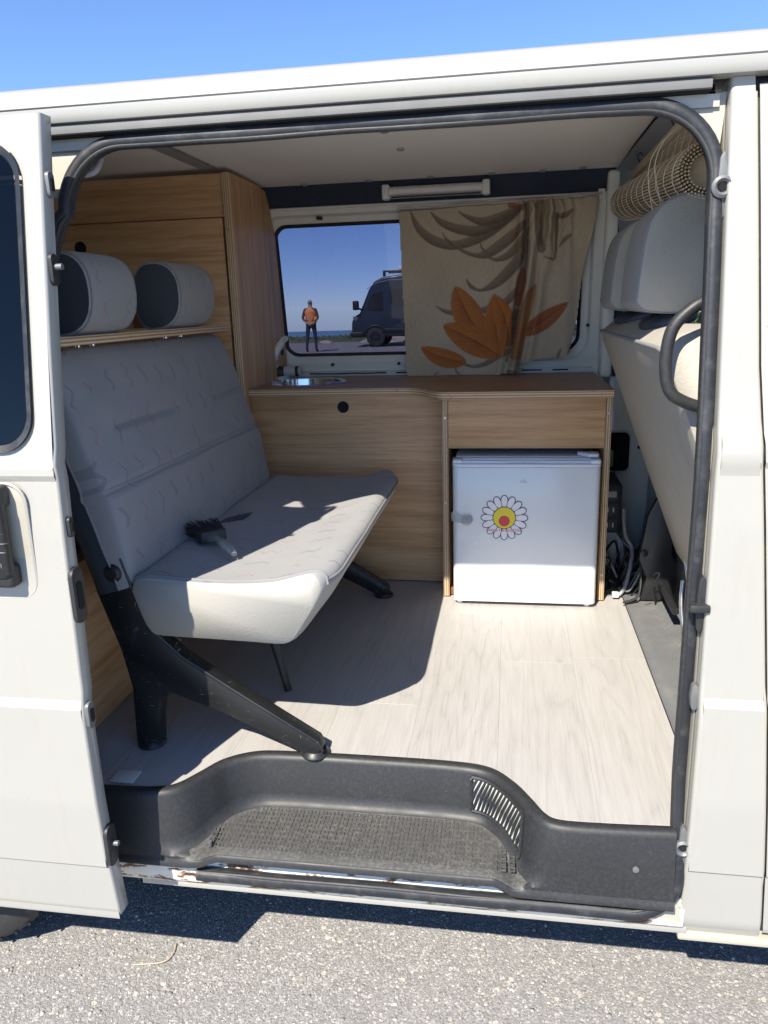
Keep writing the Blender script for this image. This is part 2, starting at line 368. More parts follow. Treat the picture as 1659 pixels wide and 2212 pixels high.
def lathe(name, prof, c, m, parent=None, n=32, axis='z'):
    V, F = [], []; c = Vector(c); k = len(prof)
    for i, (r, h) in enumerate(prof):
        for j in range(n):
            q = 2*math.pi*j/n; a, b = r*math.cos(q), r*math.sin(q)
            V.append(c + (Vector((a, b, h)) if axis == 'z' else Vector((a, h, b)) if axis == 'y' else Vector((h, a, b))))
    for i in range(k-1):
        for j in range(n): F.append((i*n+j, i*n+(j+1) % n, (i+1)*n+(j+1) % n, (i+1)*n+j))
    return smooth_by_angle(mesh(name, V, F, m, parent), 45)
def grid_data(f, nu, nv):
    V = [f(i/(nu-1), j/(nv-1)) for j in range(nv) for i in range(nu)]
    F = [(j*nu+i, j*nu+i+1, (j+1)*nu+i+1, (j+1)*nu+i) for j in range(nv-1) for i in range(nu-1)]
    return V, F
def rrect(x0, x1, z0, z1, r, n=6):
    r = [r]*4 if not hasattr(r, '__len__') else r; P = []
    for (cx, cz, a0, q) in ((x1-r[0], z0+r[0], -90, r[0]), (x1-r[1], z1-r[1], 0, r[1]), (x0+r[2], z1-r[2], 90, r[2]), (x0+r[3], z0+r[3], 180, r[3])):
        for k in range(n+1):
            a = R(a0+90*k/n); P.append((cx+q*math.cos(a), cz+q*math.sin(a)))
    return P
def interp(tab, z):
    for (a, b), (c, d) in zip(tab, tab[1:]):
        if z <= c: return b+(d-b)*(z-a)/(c-a) if z >= a else b
    return tab[-1][1]
def catmull(P, n):
    P = [Vector(p) for p in P]; out = []
    for i in range(len(P)-1):
        p0, p1, p2, p3 = P[max(i-1, 0)], P[i], P[i+1], P[min(i+2, len(P)-1)]
        for k in range(n):
            t = k/n; out.append(.5*((2*p1)+(p2-p0)*t+(2*p0-5*p1+4*p2-p3)*t*t+(3*p1-p0-3*p2+p3)*t**3))
    out.append(P[-1]); return out
def empty(name, loc=(0, 0, 0)):
    o = bpy.data.objects.new(name, None); o.empty_display_size = .1; COL.objects.link(o); return o     # parts carry world coordinates
def tag(o, label, cat, group=None, kind=None):
    o['label'] = label; o['category'] = cat
    if group: o['group'] = group
    if kind: o['kind'] = kind
    return o
def struct(o, label=None):
    o['kind'] = 'structure'
    if label: o['label'] = label
    return o

# ------------------------------------------------------------------ ground, sea, scrub (the lot slopes up a little towards the sea; van floor = level)
def ground_z(y): return 0 if y < 36 else -(y-36)*.16 if y < 60 else -3.84-(y-60)*.03
ys = [-400, -60, -10, 0, 10, 20, 30, 36, 40, 46, 52, 60, 200, 1500, 4200]; xs = [-3000, -400, -60, -20, 0, 20, 60, 400, 3000]
V = [(x, y, ground_z(y)) for y in ys for x in xs]; nx = len(xs)
F = [(j*nx+i, j*nx+i+1, (j+1)*nx+i+1, (j+1)*nx+i) for j in range(len(ys)-1) for i in range(nx-1)]
struct(mesh('ground', V, F, 'asphalt'), 'coarse grey asphalt of the parking lot under the campervan')
def aggregate(n):
    base = []; bm = bmesh.new(); bmesh.ops.create_icosphere(bm, subdivisions=1, radius=1); bm.verts.ensure_lookup_table()
    bv = np.array([v.co[:] for v in bm.verts]); bf = np.array([[v.index for v in f.verts] for f in bm.faces]); bm.free()
    x = rng.uniform(-.75, 1.75, n); y = rng.uniform(-.35, .62, n); s = rng.uniform(.0007, .0022, n)*(1+1.5*(rng.random(n) > .96))
    sc = np.stack([rng.uniform(.7, 1.4, n)*s, rng.uniform(.7, 1.4, n)*s, rng.uniform(.35, .7, n)*s], 1); a = rng.uniform(0, 6.28, n)
    P = bv[None]*sc[:, None]*rng.uniform(.8, 1.2, (n, len(bv), 1)); ca, sa = np.cos(a)[:, None], np.sin(a)[:, None]
    X = P[..., 0]*ca-P[..., 1]*sa+x[:, None]; Y = P[..., 0]*sa+P[..., 1]*ca+y[:, None]; Z = P[..., 2]+.0004
    co = np.stack([X, Y, Z], -1).reshape(-1, 3); fa = (bf[None]+(np.arange(n)*len(bv))[:, None, None]).reshape(-1, 3)
    me = bpy.data.meshes.new('loose_aggregate'); me.vertices.add(len(co)); me.vertices.foreach_set('co', co.ravel())
    me.loops.add(fa.size); me.loops.foreach_set('vertex_index', fa.ravel().astype(np.int32))
    me.polygons.add(len(fa)); me.polygons.foreach_set('loop_start', np.arange(0, fa.size, 3, dtype=np.int32)); me.polygons.foreach_set('loop_total', np.full(len(fa), 3, np.int32))
    at = me.attributes.new('tone', 'FLOAT', 'POINT'); at.data.foreach_set('value', np.repeat(rng.random(n), len(bv)).astype(np.float32))
    me.materials.append(MATS['aggregate']); me.update(calc_edges=True)
    o = link(bpy.data.objects.new('loose_aggregate', me)); tag(o, 'small stone chips of the coarse asphalt surface beside the campervan', 'stones', kind='stuff')
aggregate(30000)
V, F = grid_data(lambda u, v: ((u-.5)*9000, 52+v*4100, -1.0-v*4100*.0277), 12, 30)
struct(mesh('sea', V, F, 'sea'), 'blue sea beyond the parking lot')
from mathutils import noise as mn
def hill(u, v):
    x = -40+u*80; y = 33+v*13
    e = math.sin(math.pi*v)**.6; s = 1/(1+math.exp(-(x+6.8)*1.1))
    return (x, y, -.25*v+e*(.10+.16*s+.22*(mn.noise((x*.35, y*.4, 1))+.3)*s+.06*mn.noise((x*1.7, y*1.7, 4))))
V, F = grid_data(hill, 220, 34)
struct(smooth_by_angle(mesh('scrub_bank', V, F, 'scrub'), 60), 'low bank of dry coastal scrub at the far edge of the lot')
# tufts of scrub on the bank
def tufts(n):
    Vs, Fs = [], []
    for _ in range(n):
        u = random.random(); v = random.random()*.8+.05; b = Vector(hill(u, v)); h = random.uniform(.06, .22)*(1 if b.x > -7 else .5)
        for k in range(5):
            a = random.uniform(0, 6.28); d = Vector((math.cos(a), math.sin(a), 0)); s = len(Vs); wv = Vector((-d.y, d.x, 0))*.03
            t = b+d*h*.5+Vector((0, 0, h)); Vs += [b-wv, b+wv, t]; Fs.append((s, s+1, s+2))
    o = mesh('scrub_tufts', Vs, Fs, 'leaf'); tag(o, 'dry grass tufts covering the far coastal bank', 'grass', kind='stuff')
tufts(2600)
def rock(i, x, y, s):
    bm = bmesh.new(); bmesh.ops.create_icosphere(bm, subdivisions=2, radius=1)
    for v in bm.verts:
        k = 1+.35*mn.noise(v.co*1.3+Vector((i*5, 0, 0))); v.co = Vector((v.co.x*s*1.7*k, v.co.y*s*k, v.co.z*s*.6*k))
    me = bpy.data.meshes.new('rock'); bm.to_mesh(me); bm.free(); me.materials.append(MATS['rock'])
    o = link(bpy.data.objects.new('rock', me)); o.location = (x, y, s*.15); return o
for i, (x, y, s, lab) in enumerate(((-6.9, 31.6, .2, 'small pale rock on the lot edge left of the standing person'), (-5.0, 31.9, .26, 'pale rock on the lot edge just right of the standing person'), (-3.9, 32.2, .38, 'broad pale rock at the lot edge before the dark camper'), (-4.4, 31.5, .16, 'smallest pale rock lying at the lot edge by the dark camper'))):
    tag(rock(i, x, y, s), lab, 'rock', 'rocks along the lot edge')
def foliage(name, c, rad, n, size, m, parent, seed):
    rr = random.Random(seed); Vs, Fs = [], []
    blobs = [(Vector((rr.uniform(-.6, .6)*rad[0], rr.uniform(-.6, .6)*rad[1], rr.uniform(-.5, .6)*rad[2])), rr.uniform(.3, .55)) for _ in range(9)]
    for _ in range(n):
        b, s = rr.choice(blobs); d = Vector((rr.gauss(0, 1), rr.gauss(0, 1), rr.gauss(0, 1))).normalized()*rr.random()**.4*s
        p = Vector(c)+b+Vector((d.x*rad[0], d.y*rad[1], d.z*rad[2]))
        u = Vector((rr.gauss(0, 1), rr.gauss(0, 1), rr.gauss(0, 1))).normalized(); q = u.orthogonal().normalized(); l = size*rr.uniform(.6, 1.4); k = len(Vs)
        Vs += [p-u*l, p+q*l*.45, p+u*l, p-q*l*.45]; Fs.append((k, k+1, k+2, k+3))
    return mesh(name, Vs, Fs, m, parent)
def shrub(x, y, h, seed, lab, n=2600):
    e = empty('leafy_shrub'); rr = random.Random(seed)
    path = [Vector((x+rr.uniform(-.1, .1)*k, y, h*.16*k)) for k in range(5)]
    tube('trunk', path, [.09, .075, .06, .045, .02], 'bark', e, 8)
    for k in range(5):
        a = k*1.3; b = path[2]; tube('limb', [b, b+Vector((math.cos(a)*.3*h/2, math.sin(a)*.3*h/2, h*.2)), b+Vector((math.cos(a)*.5*h/2, math.sin(a)*.5*h/2, h*.42))], [.04, .03, .012], 'bark', e, 6)
    foliage('crown', (x, y, h*.58), (h*.55, h*.55, h*.48), n, .07*h/2, 'leaf', e, seed)
    tag(e, lab, 'shrub', 'shrubs beyond the driver side'); return e
shrub(4.3, 14.5, 2.6, 3, 'sunlit green shrub glimpsed between the front headrest and the seat back', 4200)

# ------------------------------------------------------------------ the white campervan
VAN = empty('campervan'); tag(VAN, 'old white campervan with its sliding side door pushed open', 'van')
SIDE = [(.27, .045), (.30, .02), (.33, .005), (.455, -.008), (.46, -.014), (.60, -.022), (.79, -.024), (.805, -.016), (1.10, -.006), (1.195, .0), (1.205, -.004), (1.235, -.002), (1.25, .006), (1.40, .028), (1.60, .060), (1.75, .086), (1.785, .094)]
def side(z): return interp(SIDE, z)
ROOF = [(.098, 1.772), (.074, 1.774), (.070, 1.782), (.072, 1.805), (.082, 1.824), (.094, 1.833), (.102, 1.8365), (.108, 1.837), (.15, 1.8495), (.25, 1.877), (.4, 1.905), (.65, 1.93), (.92, 1.942), (1.2, 1.938), (1.5, 1.92), (1.64, 1.90), (1.72, 1.86), (1.755, 1.80), (1.76, 1.775)]
XR0, XR1 = -2.0, 2.25
def sweep(name, prof, x0, x1, m, parent, nx=2, thick=0):
    V, F = grid_data(lambda u, v: (x0+(x1-x0)*u, 0, 0), nx, len(prof))
    V = [(x0+(x1-x0)*i/(nx-1), p[0], p[1]) for p in prof for i in range(nx)]
    o = smooth_by_angle(mesh(name, V, F, m, parent), 50)
    if thick:
        s = o.modifiers.new('solid', 'SOLIDIFY'); s.thickness = thick; s.offset = 0
    return o
roof = sweep('roof', ROOF, XR0, XR1, 'white_paint', VAN)
sweep('roof_seam', [(.0705, 1.797), (.0690, 1.7985), (.0708, 1.8)], XR0, XR1, 'white_paint', roof)
for (x, z) in ((.8, 1.805), (.36, 1.79), (1.02, 1.812)):
    pass
# door rail under the roof edge
rail = sweep('door_rail', [(.098, 1.7735), (.080, 1.7715), (.0785, 1.7695), (.0785, 1.7575), (.083, 1.7562)], .04, 1.143, 'rail_metal', VAN)
sweep('rail_slot', [(.083, 1.7562), (.088, 1.7545), (.102, 1.7535)], .04, 1.143, 'black_hole', rail)
# header panel between rail and seal, corner gussets outside the seal
sweep('header_panel', [(.102, 1.7535), (.1005, 1.735)], -.03, 1.16, 'jamb_paint', VAN)
# rear quarter (behind the sliding door), front door, far side
def skin(name, x0f, x1f, z0, z1, m, parent, off=0, nx=2, nz=60, thick=.0, far=False):
    zs = sorted(set([z0, z1]+[z for z, _ in SIDE if z0 < z < z1]+[z0+(z1-z0)*k/nz for k in range(nz+1)]))
    V = [];
    for z in zs:
        a, b = (x0f(z) if callable(x0f) else x0f), (x1f(z) if callable(x1f) else x1f)
        for i in range(nx): V.append((a+(b-a)*i/(nx-1), side(z)+off if not far else 1.84-side(z)-off, z))
    F = [(j*nx+i, j*nx+i+1, (j+1)*nx+i+1, (j+1)*nx+i) for j in range(len(zs)-1) for i in range(nx-1)]
    o = smooth_by_angle(mesh(name, V, F, m, parent), 25)
    if thick:
        s = o.modifiers.new('solid', 'SOLIDIFY'); s.thickness = thick; s.offset = 0
    return o
skin('rear_quarter', XR0, -.02, .33, 1.775, 'white_paint', VAN)
GAP = lambda z: 1.205+.02*(1.78-z)/.43 if z > 1.35 else 1.225+.092*(1.35-z)/1.05
PE = lambda z: 1.172
# centre pillar: outer face, rounded edge, jamb with bead
pil = skin('centre_pillar', lambda z: 1.178, GAP, .295, 1.772, 'white_paint', VAN)
def edge_strip(name, xs, offs, z0, z1, m, parent):
    zs = [z0+(z1-z0)*k/40 for k in range(41)]
    V = [(x+(0 if z > .45 else (.45-z)*.02), side(z)+o, z) for z in zs for x, o in zip(xs, offs)]; k = len(xs)
    F = [(j*k+i, j*k+i+1, (j+1)*k+i+1, (j+1)*k+i) for j in range(40) for i in range(k-1)]
    return smooth_by_angle(mesh(name, V, F, m, parent), 60)
edge_strip('pillar_edge', [1.178, 1.1745, 1.1725, 1.172, 1.172], [0, .001, .004, .010, .030], .295, 1.772, 'white_paint', pil)
jamb = edge_strip('door_jamb', [1.172, 1.1712, 1.1702, 1.169, 1.1685, 1.1685, 1.1695, 1.171], [.030, .026, .023, .022, .025, .032, .060, .085], .31, 1.772, 'jamb_paint', VAN)
GAPW = .006
fd = skin('front_door', lambda z: GAP(z)+GAPW, lambda z: 2.2, .32, 1.24, 'white_paint', VAN)
skin('door_window_post', lambda z: GAP(z)+GAPW, lambda z: GAP(z)+.11, 1.24, 1.76, 'white_paint', fd)
skin('door_header', lambda z: GAP(z)+.11, lambda z: 2.0, 1.70, 1.76, 'white_paint', fd)
skin('door_glass', lambda z: GAP(z)+.11, lambda z: 2.15-.5*(z-1.24), 1.24, 1.70, 'clear_glass', fd, off=.01, nz=6)
edge_strip('door_gap', [1.212+.0, 1.216], [.02, .02], 1.35, 1.772, 'rubber', fd)
skin('gap_shadow', lambda z: GAP(z)-.004, lambda z: GAP(z)+.02, .30, 1.772, 'rubber', fd, off=.016, nz=20)
tube('gap_trim', [(GAP(z)+.002, side(z)+.004, z) for z in [.31+.04*k for k in range(37)]], .0018, 'jamb_paint', fd, 6)
# raised bar and scooped recess on the pillar face
def pillar_bar():
    zs = [1.185, 1.19, 1.20, 1.235, 1.245, 1.25]; dp = [0, -.0008, -.0022, -.0022, -.0008, 0]
    V = [(x, side(z)+d-.0005, z) for z, d in zip(zs, dp) for x in (1.1785, GAP(z)-.002)]
    F = [(2*i, 2*i+1, 2*i+3, 2*i+2) for i in range(5)]
    smooth_by_angle(mesh('pillar_ridge', V, F, 'white_paint', pil), 60)
pillar_bar()
# lower sill below the pillar, front arch
box('pillar_sill', 1.175, 1.9, .012, .06, .284, .302, 'jamb_paint', VAN, .004)
# far side: panel with window
FARP = [(.33, 1.76), (1.0, 1.748), (1.2, 1.742), (1.245, 1.735), (1.27, 1.725), (1.765, 1.655), (1.80, 1.645), (1.89, 1.60)]
def fary(z): return interp(FARP, z)
def farpanel(name, x0, x1, z0, z1, m, parent, off=0., nz=6):
    zs = sorted(set([z0, z1]+[z for z, _ in FARP if z0 < z < z1])); 
    V = [(x, fary(z)+off, z) for z in zs for x in (x0, x1)]; F = [(2*i, 2*i+1, 2*i+3, 2*i+2) for i in range(len(zs)-1)]
    return mesh(name, V, F, m, parent)
WX0, WX1, WZ0, WZ1 = -.02, 1.10, 1.277, 1.757
# panel with a rounded window cut-out: ring between outer rectangle and rounded rectangle
def ring(name, outer, inner, m, parent, yo, yi):
    n = len(inner); V = [(x, yo(z), z) for x, z in outer]+[(x, yi(z), z) for x, z in inner]
    F = [(i, (i+1) % n, n+(i+1) % n, n+i) for i in range(n)]
    return smooth_by_angle(mesh(name, V, F, m, parent), 30)
NR = 10
hole = rrect(WX0, WX1, WZ0, WZ1, [.06, .05, .05, .06], NR)
out0 = rrect(WX0-.024, WX1+.024, WZ0-.024, WZ1+.020, [.075, .06, .06, .075], NR)
out1 = rrect(WX0-.034, WX1+.034, WZ0-.034, WZ1+.028, [.085, .07, .07, .085], NR)
out2 = rrect(-.11, 1.19, 1.20, 1.805, [.012]*4, NR)
fw = ring('far_wall', out2, out1, 'inner_paint', VAN, lambda z: fary(z)-.016, lambda z: fary(z)-.016)
ring('window_frame', out0, hole, 'inner_paint', fw, lambda z: fary(z)+.0, lambda z: fary(z)+.004)
ring('window_step', out1, out0, 'inner_paint', fw, lambda z: fary(z)-.016, lambda z: fary(z))
hole2 = rrect(WX0+.012, WX1-.012, WZ0+.012, WZ1-.012, [.05, .042, .042, .05], NR)
ring('window_seal', hole, hole2, 'black_plastic', fw, lambda z: fary(z)+.003, lambda z: fary(z)+.012)
n = len(hole); V = [(x, fary(z)+.011, z) for x, z in hole]
mesh('window_pane', V, [tuple(range(n))], 'tinted_glass', fw)
for x, z in ((.17, 1.245), (.43, 1.245), (.17, 1.7715), (-.042, 1.655), (-.036, 1.36), (1.125, 1.37), (.16, 1.772)):
    cyl('bolt', (x, fary(z)-.018, z), (0, 1, 0), .0065, .012, 'ink_black', fw, 12)
# horizontal swages under the window
tube('swage', [(-.06, fary(1.222)-.016, 1.222), (1.15, fary(1.222)-.016, 1.222)], .005, 'inner_paint', fw, 8)
gp = [(x, fary(1.212)-.0185, 1.2105+.0025*mn.noise((x*9, 3, 0))) for x in np.linspace(.0, 1.12, 60)]
for a, b in ((4, 21), (22, 33), (34, 40), (41, 46), (47, 52), (53, 57)): tube('peeling_sealant', gp[a:b], .0028, 'ink_black', fw, 6)
farpanel('lower_lining', XR0, 1.19, .50, 1.20, 'inner_paint', fw, -.012)
farpanel('rear_lining', XR0, -.11, 1.20, 1.805, 'inner_paint', fw, -.012)
skin('outer_skin', XR0, 1.23, .33, 1.27, 'white_paint', fw, far=True)
skin('outer_skin', XR0, -.03, 1.27, 1.78, 'white_paint', fw, far=True); skin('outer_skin', 1.11, 1.23, 1.27, 1.78, 'white_paint', fw, far=True)
nav = mesh('navy_header', [(x, y, z) for y, z in ((1.632, 1.803), (1.628, 1.83), (1.598, 1.888)) for x in (-.12, 1.19)], [(0, 1, 3, 2), (2, 3, 5, 4)], 'navy_trim', fw)
V = []
tube('header_lip', [(-.10, 1.626, 1.806), (1.17, 1.626, 1.806)], .005, 'inner_paint', fw, 8)
for x, z in ((-.062, 1.792), (1.148, 1.802)):
    b = box('curtain_bracket', x-.011, x+.011, 1.612, 1.618, z-.016, z+.016, 'white_plastic', fw, .001)
    cyl('screw', (x, 1.6105, z+.003), (0, 1, 0), .004, .003, 'steel', fw, 10)
# far centre pillar and cab side
box('far_pillar', 1.165, 1.205, 1.60, 1.70, 1.19, 1.875, 'inner_paint', VAN, .012, 3)
prism('far_pillar_foot', [(1.165, .53), (1.34, .53), (1.36, .70), (1.36, .95), (1.30, 1.05), (1.262, 1.19), (1.205, 1.19), (1.205, 1.0), (1.165, .98)], 1, 1.655, 1.70, 'inner_paint', VAN, .006)
prism('pillar_opening', rrect(1.208, 1.285, .845, .985, .02), 1, 1.640, 1.6545, 'black_hole', VAN)
tube('opening_rim', [(x, 1.652, z) for x, z in rrect(1.203, 1.290, .84, .99, .024)], .004, 'inner_paint', VAN, 8, closed=True)
prism('seat_belt_void', [(1.207, 1.0), (1.26, 1.0), (1.262, 1.19), (1.225, 1.60), (1.207, 1.75)], 1, 1.66, 1.69, 'navy_trim', VAN)
cyl('trim_plug', (1.32, 1.652, .93), (0, 1, 0), .006, .008, 'ink_black', VAN, 12)
fdd = skin('driver_door', 1.23, 2.3, .32, 1.22, 'white_paint', VAN, far=True)
box('door_card', 1.30, 2.2, 1.66, 1.72, .55, 1.20, 'trim_grey', fdd, .02, 3)
skin('door_window_post', 1.23, 1.34, 1.22, 1.77, 'trim_grey', fdd, far=True); skin('door_header', 1.34, 2.2, 1.69, 1.77, 'trim_grey', fdd, far=True)
skin('door_glass', 1.34, lambda z: 2.2-.5*(z-1.22), 1.22, 1.70, 'clear_glass', fdd, off=.01, far=True, nz=6)
# nose, windscreen, dash, rear end
V = [(2.25, .10, 1.86), (2.25, 1.74, 1.86), (2.95, .06, 1.17), (2.95, 1.78, 1.17)]
ws = mesh('windscreen', [(2.27, .17, 1.83), (2.27, 1.67, 1.83), (2.94, .12, 1.18), (2.94, 1.72, 1.18)], [(0, 1, 3, 2)], 'clear_glass', VAN)
tube('screen_post', [(2.2, .09, 1.80), (2.28, .10, 1.82), (2.95, .05, 1.17)], .04, 'white_paint', VAN, 8); tube('screen_post', [(2.2, 1.75, 1.80), (2.28, 1.74, 1.82), (2.95, 1.79, 1.17)], .04, 'white_paint', VAN, 8)
prism('nose', [(2.2, .35), (3.45, .35), (3.5, .6), (3.42, .95), (2.97, 1.17), (2.2, 1.2)], 1, .02, 1.82, 'white_paint', VAN, .05, 3)
prism('dashboard', [(2.12, .75), (2.7, .75), (2.9, 1.18), (2.35, 1.24), (2.15, 1.12)], 1, .09, 1.75, 'black_plastic', VAN, .03, 3)
rw_o = [(.92+.9*math.copysign(abs(math.cos(R(q)))**.35, math.cos(R(q))), 1.10+.78*math.copysign(abs(math.sin(R(q)))**.35, math.sin(R(q)))) for q in range(0, 360, 10)]
rw_i = [(.92+.66*math.copysign(abs(math.cos(R(q)))**.4, math.cos(R(q))), 1.49+.25*math.copysign(abs(math.sin(R(q)))**.4, math.sin(R(q)))) for q in range(0, 360, 10)]
nq = len(rw_o); rwall = mesh('tailgate', [(XR0, y, z) for y, z in rw_o]+[(XR0-.02, y, z) for y, z in rw_i], [(i, (i+1) % nq, nq+(i+1) % nq, nq+i) for i in range(nq)], 'white_paint', VAN)
mesh('tailgate_glass', [(XR0-.02, y, z) for y, z in rw_i], [tuple(range(nq))], 'clear_glass', rwall)
# ceiling panel, trim strips, clips
CEIL = [(.135, 1.765), (.16, 1.79), (.25, 1.825), (.5, 1.868), (.9, 1.888), (1.3, 1.888), (1.6, 1.880)]
ceil = sweep('ceiling', CEIL, XR0, 1.195, 'headliner', VAN)
cstrip = sweep('ceiling_joint_strip', [(y, z-.004) for y, z in CEIL[1:5]]+[(1.22, 1.884)], -.105, -.050, 'trim_grey', ceil)
sweep('roof_bow', [(y, z-.012) for y, z in CEIL], 1.193, 1.285, 'trim_grey', ceil)
sweep('cab_ceiling', [(y, z-.03) for y, z in CEIL], 1.285, 2.25, 'headliner', ceil)
for x, y in ((.531, .845), (.537, 1.1), (.36, 1.575), (.575, 1.57), (.78, 1.572), (.95, 1.575), (1.08, 1.56), (.13, 1.58)):
    cyl('ceiling_clip', (x, y, interp([(a, b) for a, b in CEIL], y)-.003), (0, 0, 1), .011, .006, 'trim_grey', ceil, 14, bevel=.001)
# dark inner lining of the near door opening top and rear edge
sweep('inner_header', [(.112, 1.742), (.118, 1.735), (.126, 1.745), (.14, 1.775)], .0, 1.16, 'black_plastic', VAN)
box('rear_opening_post', -.12, -.03, .05, .11, .40, 1.74, 'navy_trim', VAN, .02, 3)
# floor structure
box('floor_front_beam', -.06, .185, .035, .19, .43, .5235, 'black_plastic', VAN, 0)
box('chassis', XR0+.1, 3.2, .12, 1.7, .27, .418, 'black_hole', VAN, 0)
# rubber door seal: right side, top, left; worn lower run
def sy(z): return .028+max(0, z-1.2)*.135-(.034 if z < .42 else .034*max(0, (.62-z)/.2) if z < .62 else 0)
sp = rrect(.075, 1.1595, .353, 1.7435, [.085, .11, .11, .05], 12)
# start at lower-left along bottom -> right -> top -> left side down
bottom = [(x, .353) for x in np.linspace(.235, 1.06, 16)]
k0 = len(sp)//4
pts = bottom+[p for p in sp[:k0*1]]+[(1.1595, z) for z in np.linspace(.46, 1.62, 22)]+sp[k0:2*k0]+[(x, 1.7435) for x in np.linspace(1.03, .20, 14)]+sp[2*k0:3*k0]+[(.06-.09*min(1, (1.62-z)/.25), z) for z in np.linspace(1.62, .45, 26)]
path = [Vector((x+.0012*mn.noise((z*6, 1, 0)), sy(z)+.0015*mn.noise((x*7, z*7, 0)), z+.0025*mn.noise((x*6, 0, 2)))) for x, z in pts]
P2 = [path[0]]
for p in path[1:]:
    if (p-P2[-1]).length > .006: P2.append(p)
seal = tube('door_seal', P2, [.0128+.0014*(1 if p_.z < .5 else 0)+.0007*mn.noise((p_.x*9, p_.z*9, 5)) for p_ in P2], 'rubber', VAN, 14)
tube('seal_lip', [p_+Vector((0, -.006, 0))+(Vector((.55, 0, .95))-Vector((p_.x, 0, p_.z))).normalized()*.0085 for p_ in P2], .0052, 'black_plastic', seal, 8)
def gusset(cx, cz, i0, i1):
    arc_ = sp[i0:i1]; V = [(cx, sy(cz)+.006, cz)]+[(x, sy(z)+.006, z) for x, z in arc_]; mesh('corner_gusset', V, [(0, i+1, i+2) for i in range(len(arc_)-1)], 'jamb_paint', VAN)
gusset(1.172, 1.757, 13, 26); gusset(-.02, 1.757, 26, 39); gusset(1.176, .335, 0, 13)
tube('seal_flange', [p+Vector((0, .013, 0)) for p in P2], .0105, 'black_plastic', seal, 8)
# sill
sill = sweep('door_sill', [(.075, .405), (.06, .388), (.02, .386), (.004, .380), (.0, .352), (.002, .325), (.012, .312), (.05, .308)], .03, 1.18, 'chipped_sill', VAN)
box('sill_pinch_weld', .10, 1.19, .012, .018, .300, .318, 'white_paint', sill, .001)
box('lower_track_end', .04, .24, .004, .03, .352, .366, 'jamb_paint', sill, .003)
for k, (a, b) in enumerate((((.02, .02, .34), (.20, -.02, .392)), ((.02, .03, .33), (.22, -.01, .385)))): tube('hinge_arm', [a, b], .005, 'steel', sill, 6)
# moulded step
RIM = [(.035, .010), (.09, .012), (.15, .016), (.19, .030), (.222, .075), (.255, .125), (.31, .160), (.38, .171), (.566, .174), (.74, .172), (.82, .158), (.868, .115), (.902, .062), (.925, .022), (.952, .005), (1.03, .004), (1.152, .010)]
A = catmull([(x, y, 0) for x, y in RIM], 6)
rings = []
for i, p in enumerate(A):
    t = (A[min(i+1, len(A)-1)]-A[max(i-1, 0)]).normalized(); nn = Vector((t.y, -t.x, 0))
    wf = max(0, min(1, (p.y-.02)/.09)); wf = wf*wf*(3-2*wf)
    zb = .402+.020*wf
    r = [p+Vector((0, 0, .5325)), p+nn*.004+Vector((0, 0, .5365)), p+nn*.017+Vector((0, 0, .5365)), p+nn*.0225+Vector((0, 0, .533)), p+nn*.026+Vector((0, 0, .525)), p+nn*.031+Vector((0, 0, zb+.03)), p+nn*.035+Vector((0, 0, zb+.012)), p+nn*.045+Vector((0, 0, zb+.002)), p+nn*.056+Vector((0, 0, zb))]
    r = [Vector((q.x, max(q.y, -.0225), q.z)) for q in r]
    last = r[-1]; fy = -.0225
    for s in (.33, .66, 1): r.append(Vector((last.x+(.5-last.x)*.0*s, last.y+(fy-last.y)*s, last.z-.006*s)))
    r.append(Vector((last.x, fy-.004, last.z-.010))); r.append(Vector((last.x, fy-.004, last.z-.022))); r.append(Vector((last.x, fy+.006, last.z-.026)))
    rings.append(r)
k = len(rings[0]); V = [q for r in rings for q in r]; F = [(i*k+j, i*k+j+1, (i+1)*k+j+1, (i+1)*k+j) for i in range(len(rings)-1) for j in range(k-1)]
step = smooth_by_angle(mesh('entry_step', V, F, None, VAN, mats=['black_plastic', 'dusty_plastic'], mi=[1 if 7 <= j <= 10 and rings[i][8].y > -.015 else 0 for i in range(len(rings)-1) for j in range(k-1)]), 50)
# grip pattern: small raised square rings on the tread
gv = []
for i in range(38):
    for j in range(9):
        x = .262+i*.0163+(j % 2)*.0; y = .004+j*.0145
        if x > .90-.012*j or x < .215+.009*j or (j > 7 and x > .78): continue
        q = .0052; z = .4172-.0006+(y/.12)*.006
        for (x0, x1, y0, y1) in ((x-q, x+q, y-q, y-q+.0018), (x-q, x+q, y+q-.0018, y+q), (x-q, x-q+.0018, y-q+.0018, y+q-.0018), (x+q-.0018, x+q, y-q+.0018, y+q-.0018)):
            v = [(a, b, c) for a in (x0, x1) for b in (y0, y1) for c in (z-.002, z+.0016)]
            gv.append((v, [(0, 1, 3, 2), (4, 6, 7, 5), (0, 4, 5, 1), (2, 3, 7, 6), (1, 5, 7, 3)]))
V, F = multi(gv); gp_ = mesh('grip_pattern', V, F, 'dusty_plastic', step); gp_['kind'] = 'stuff'
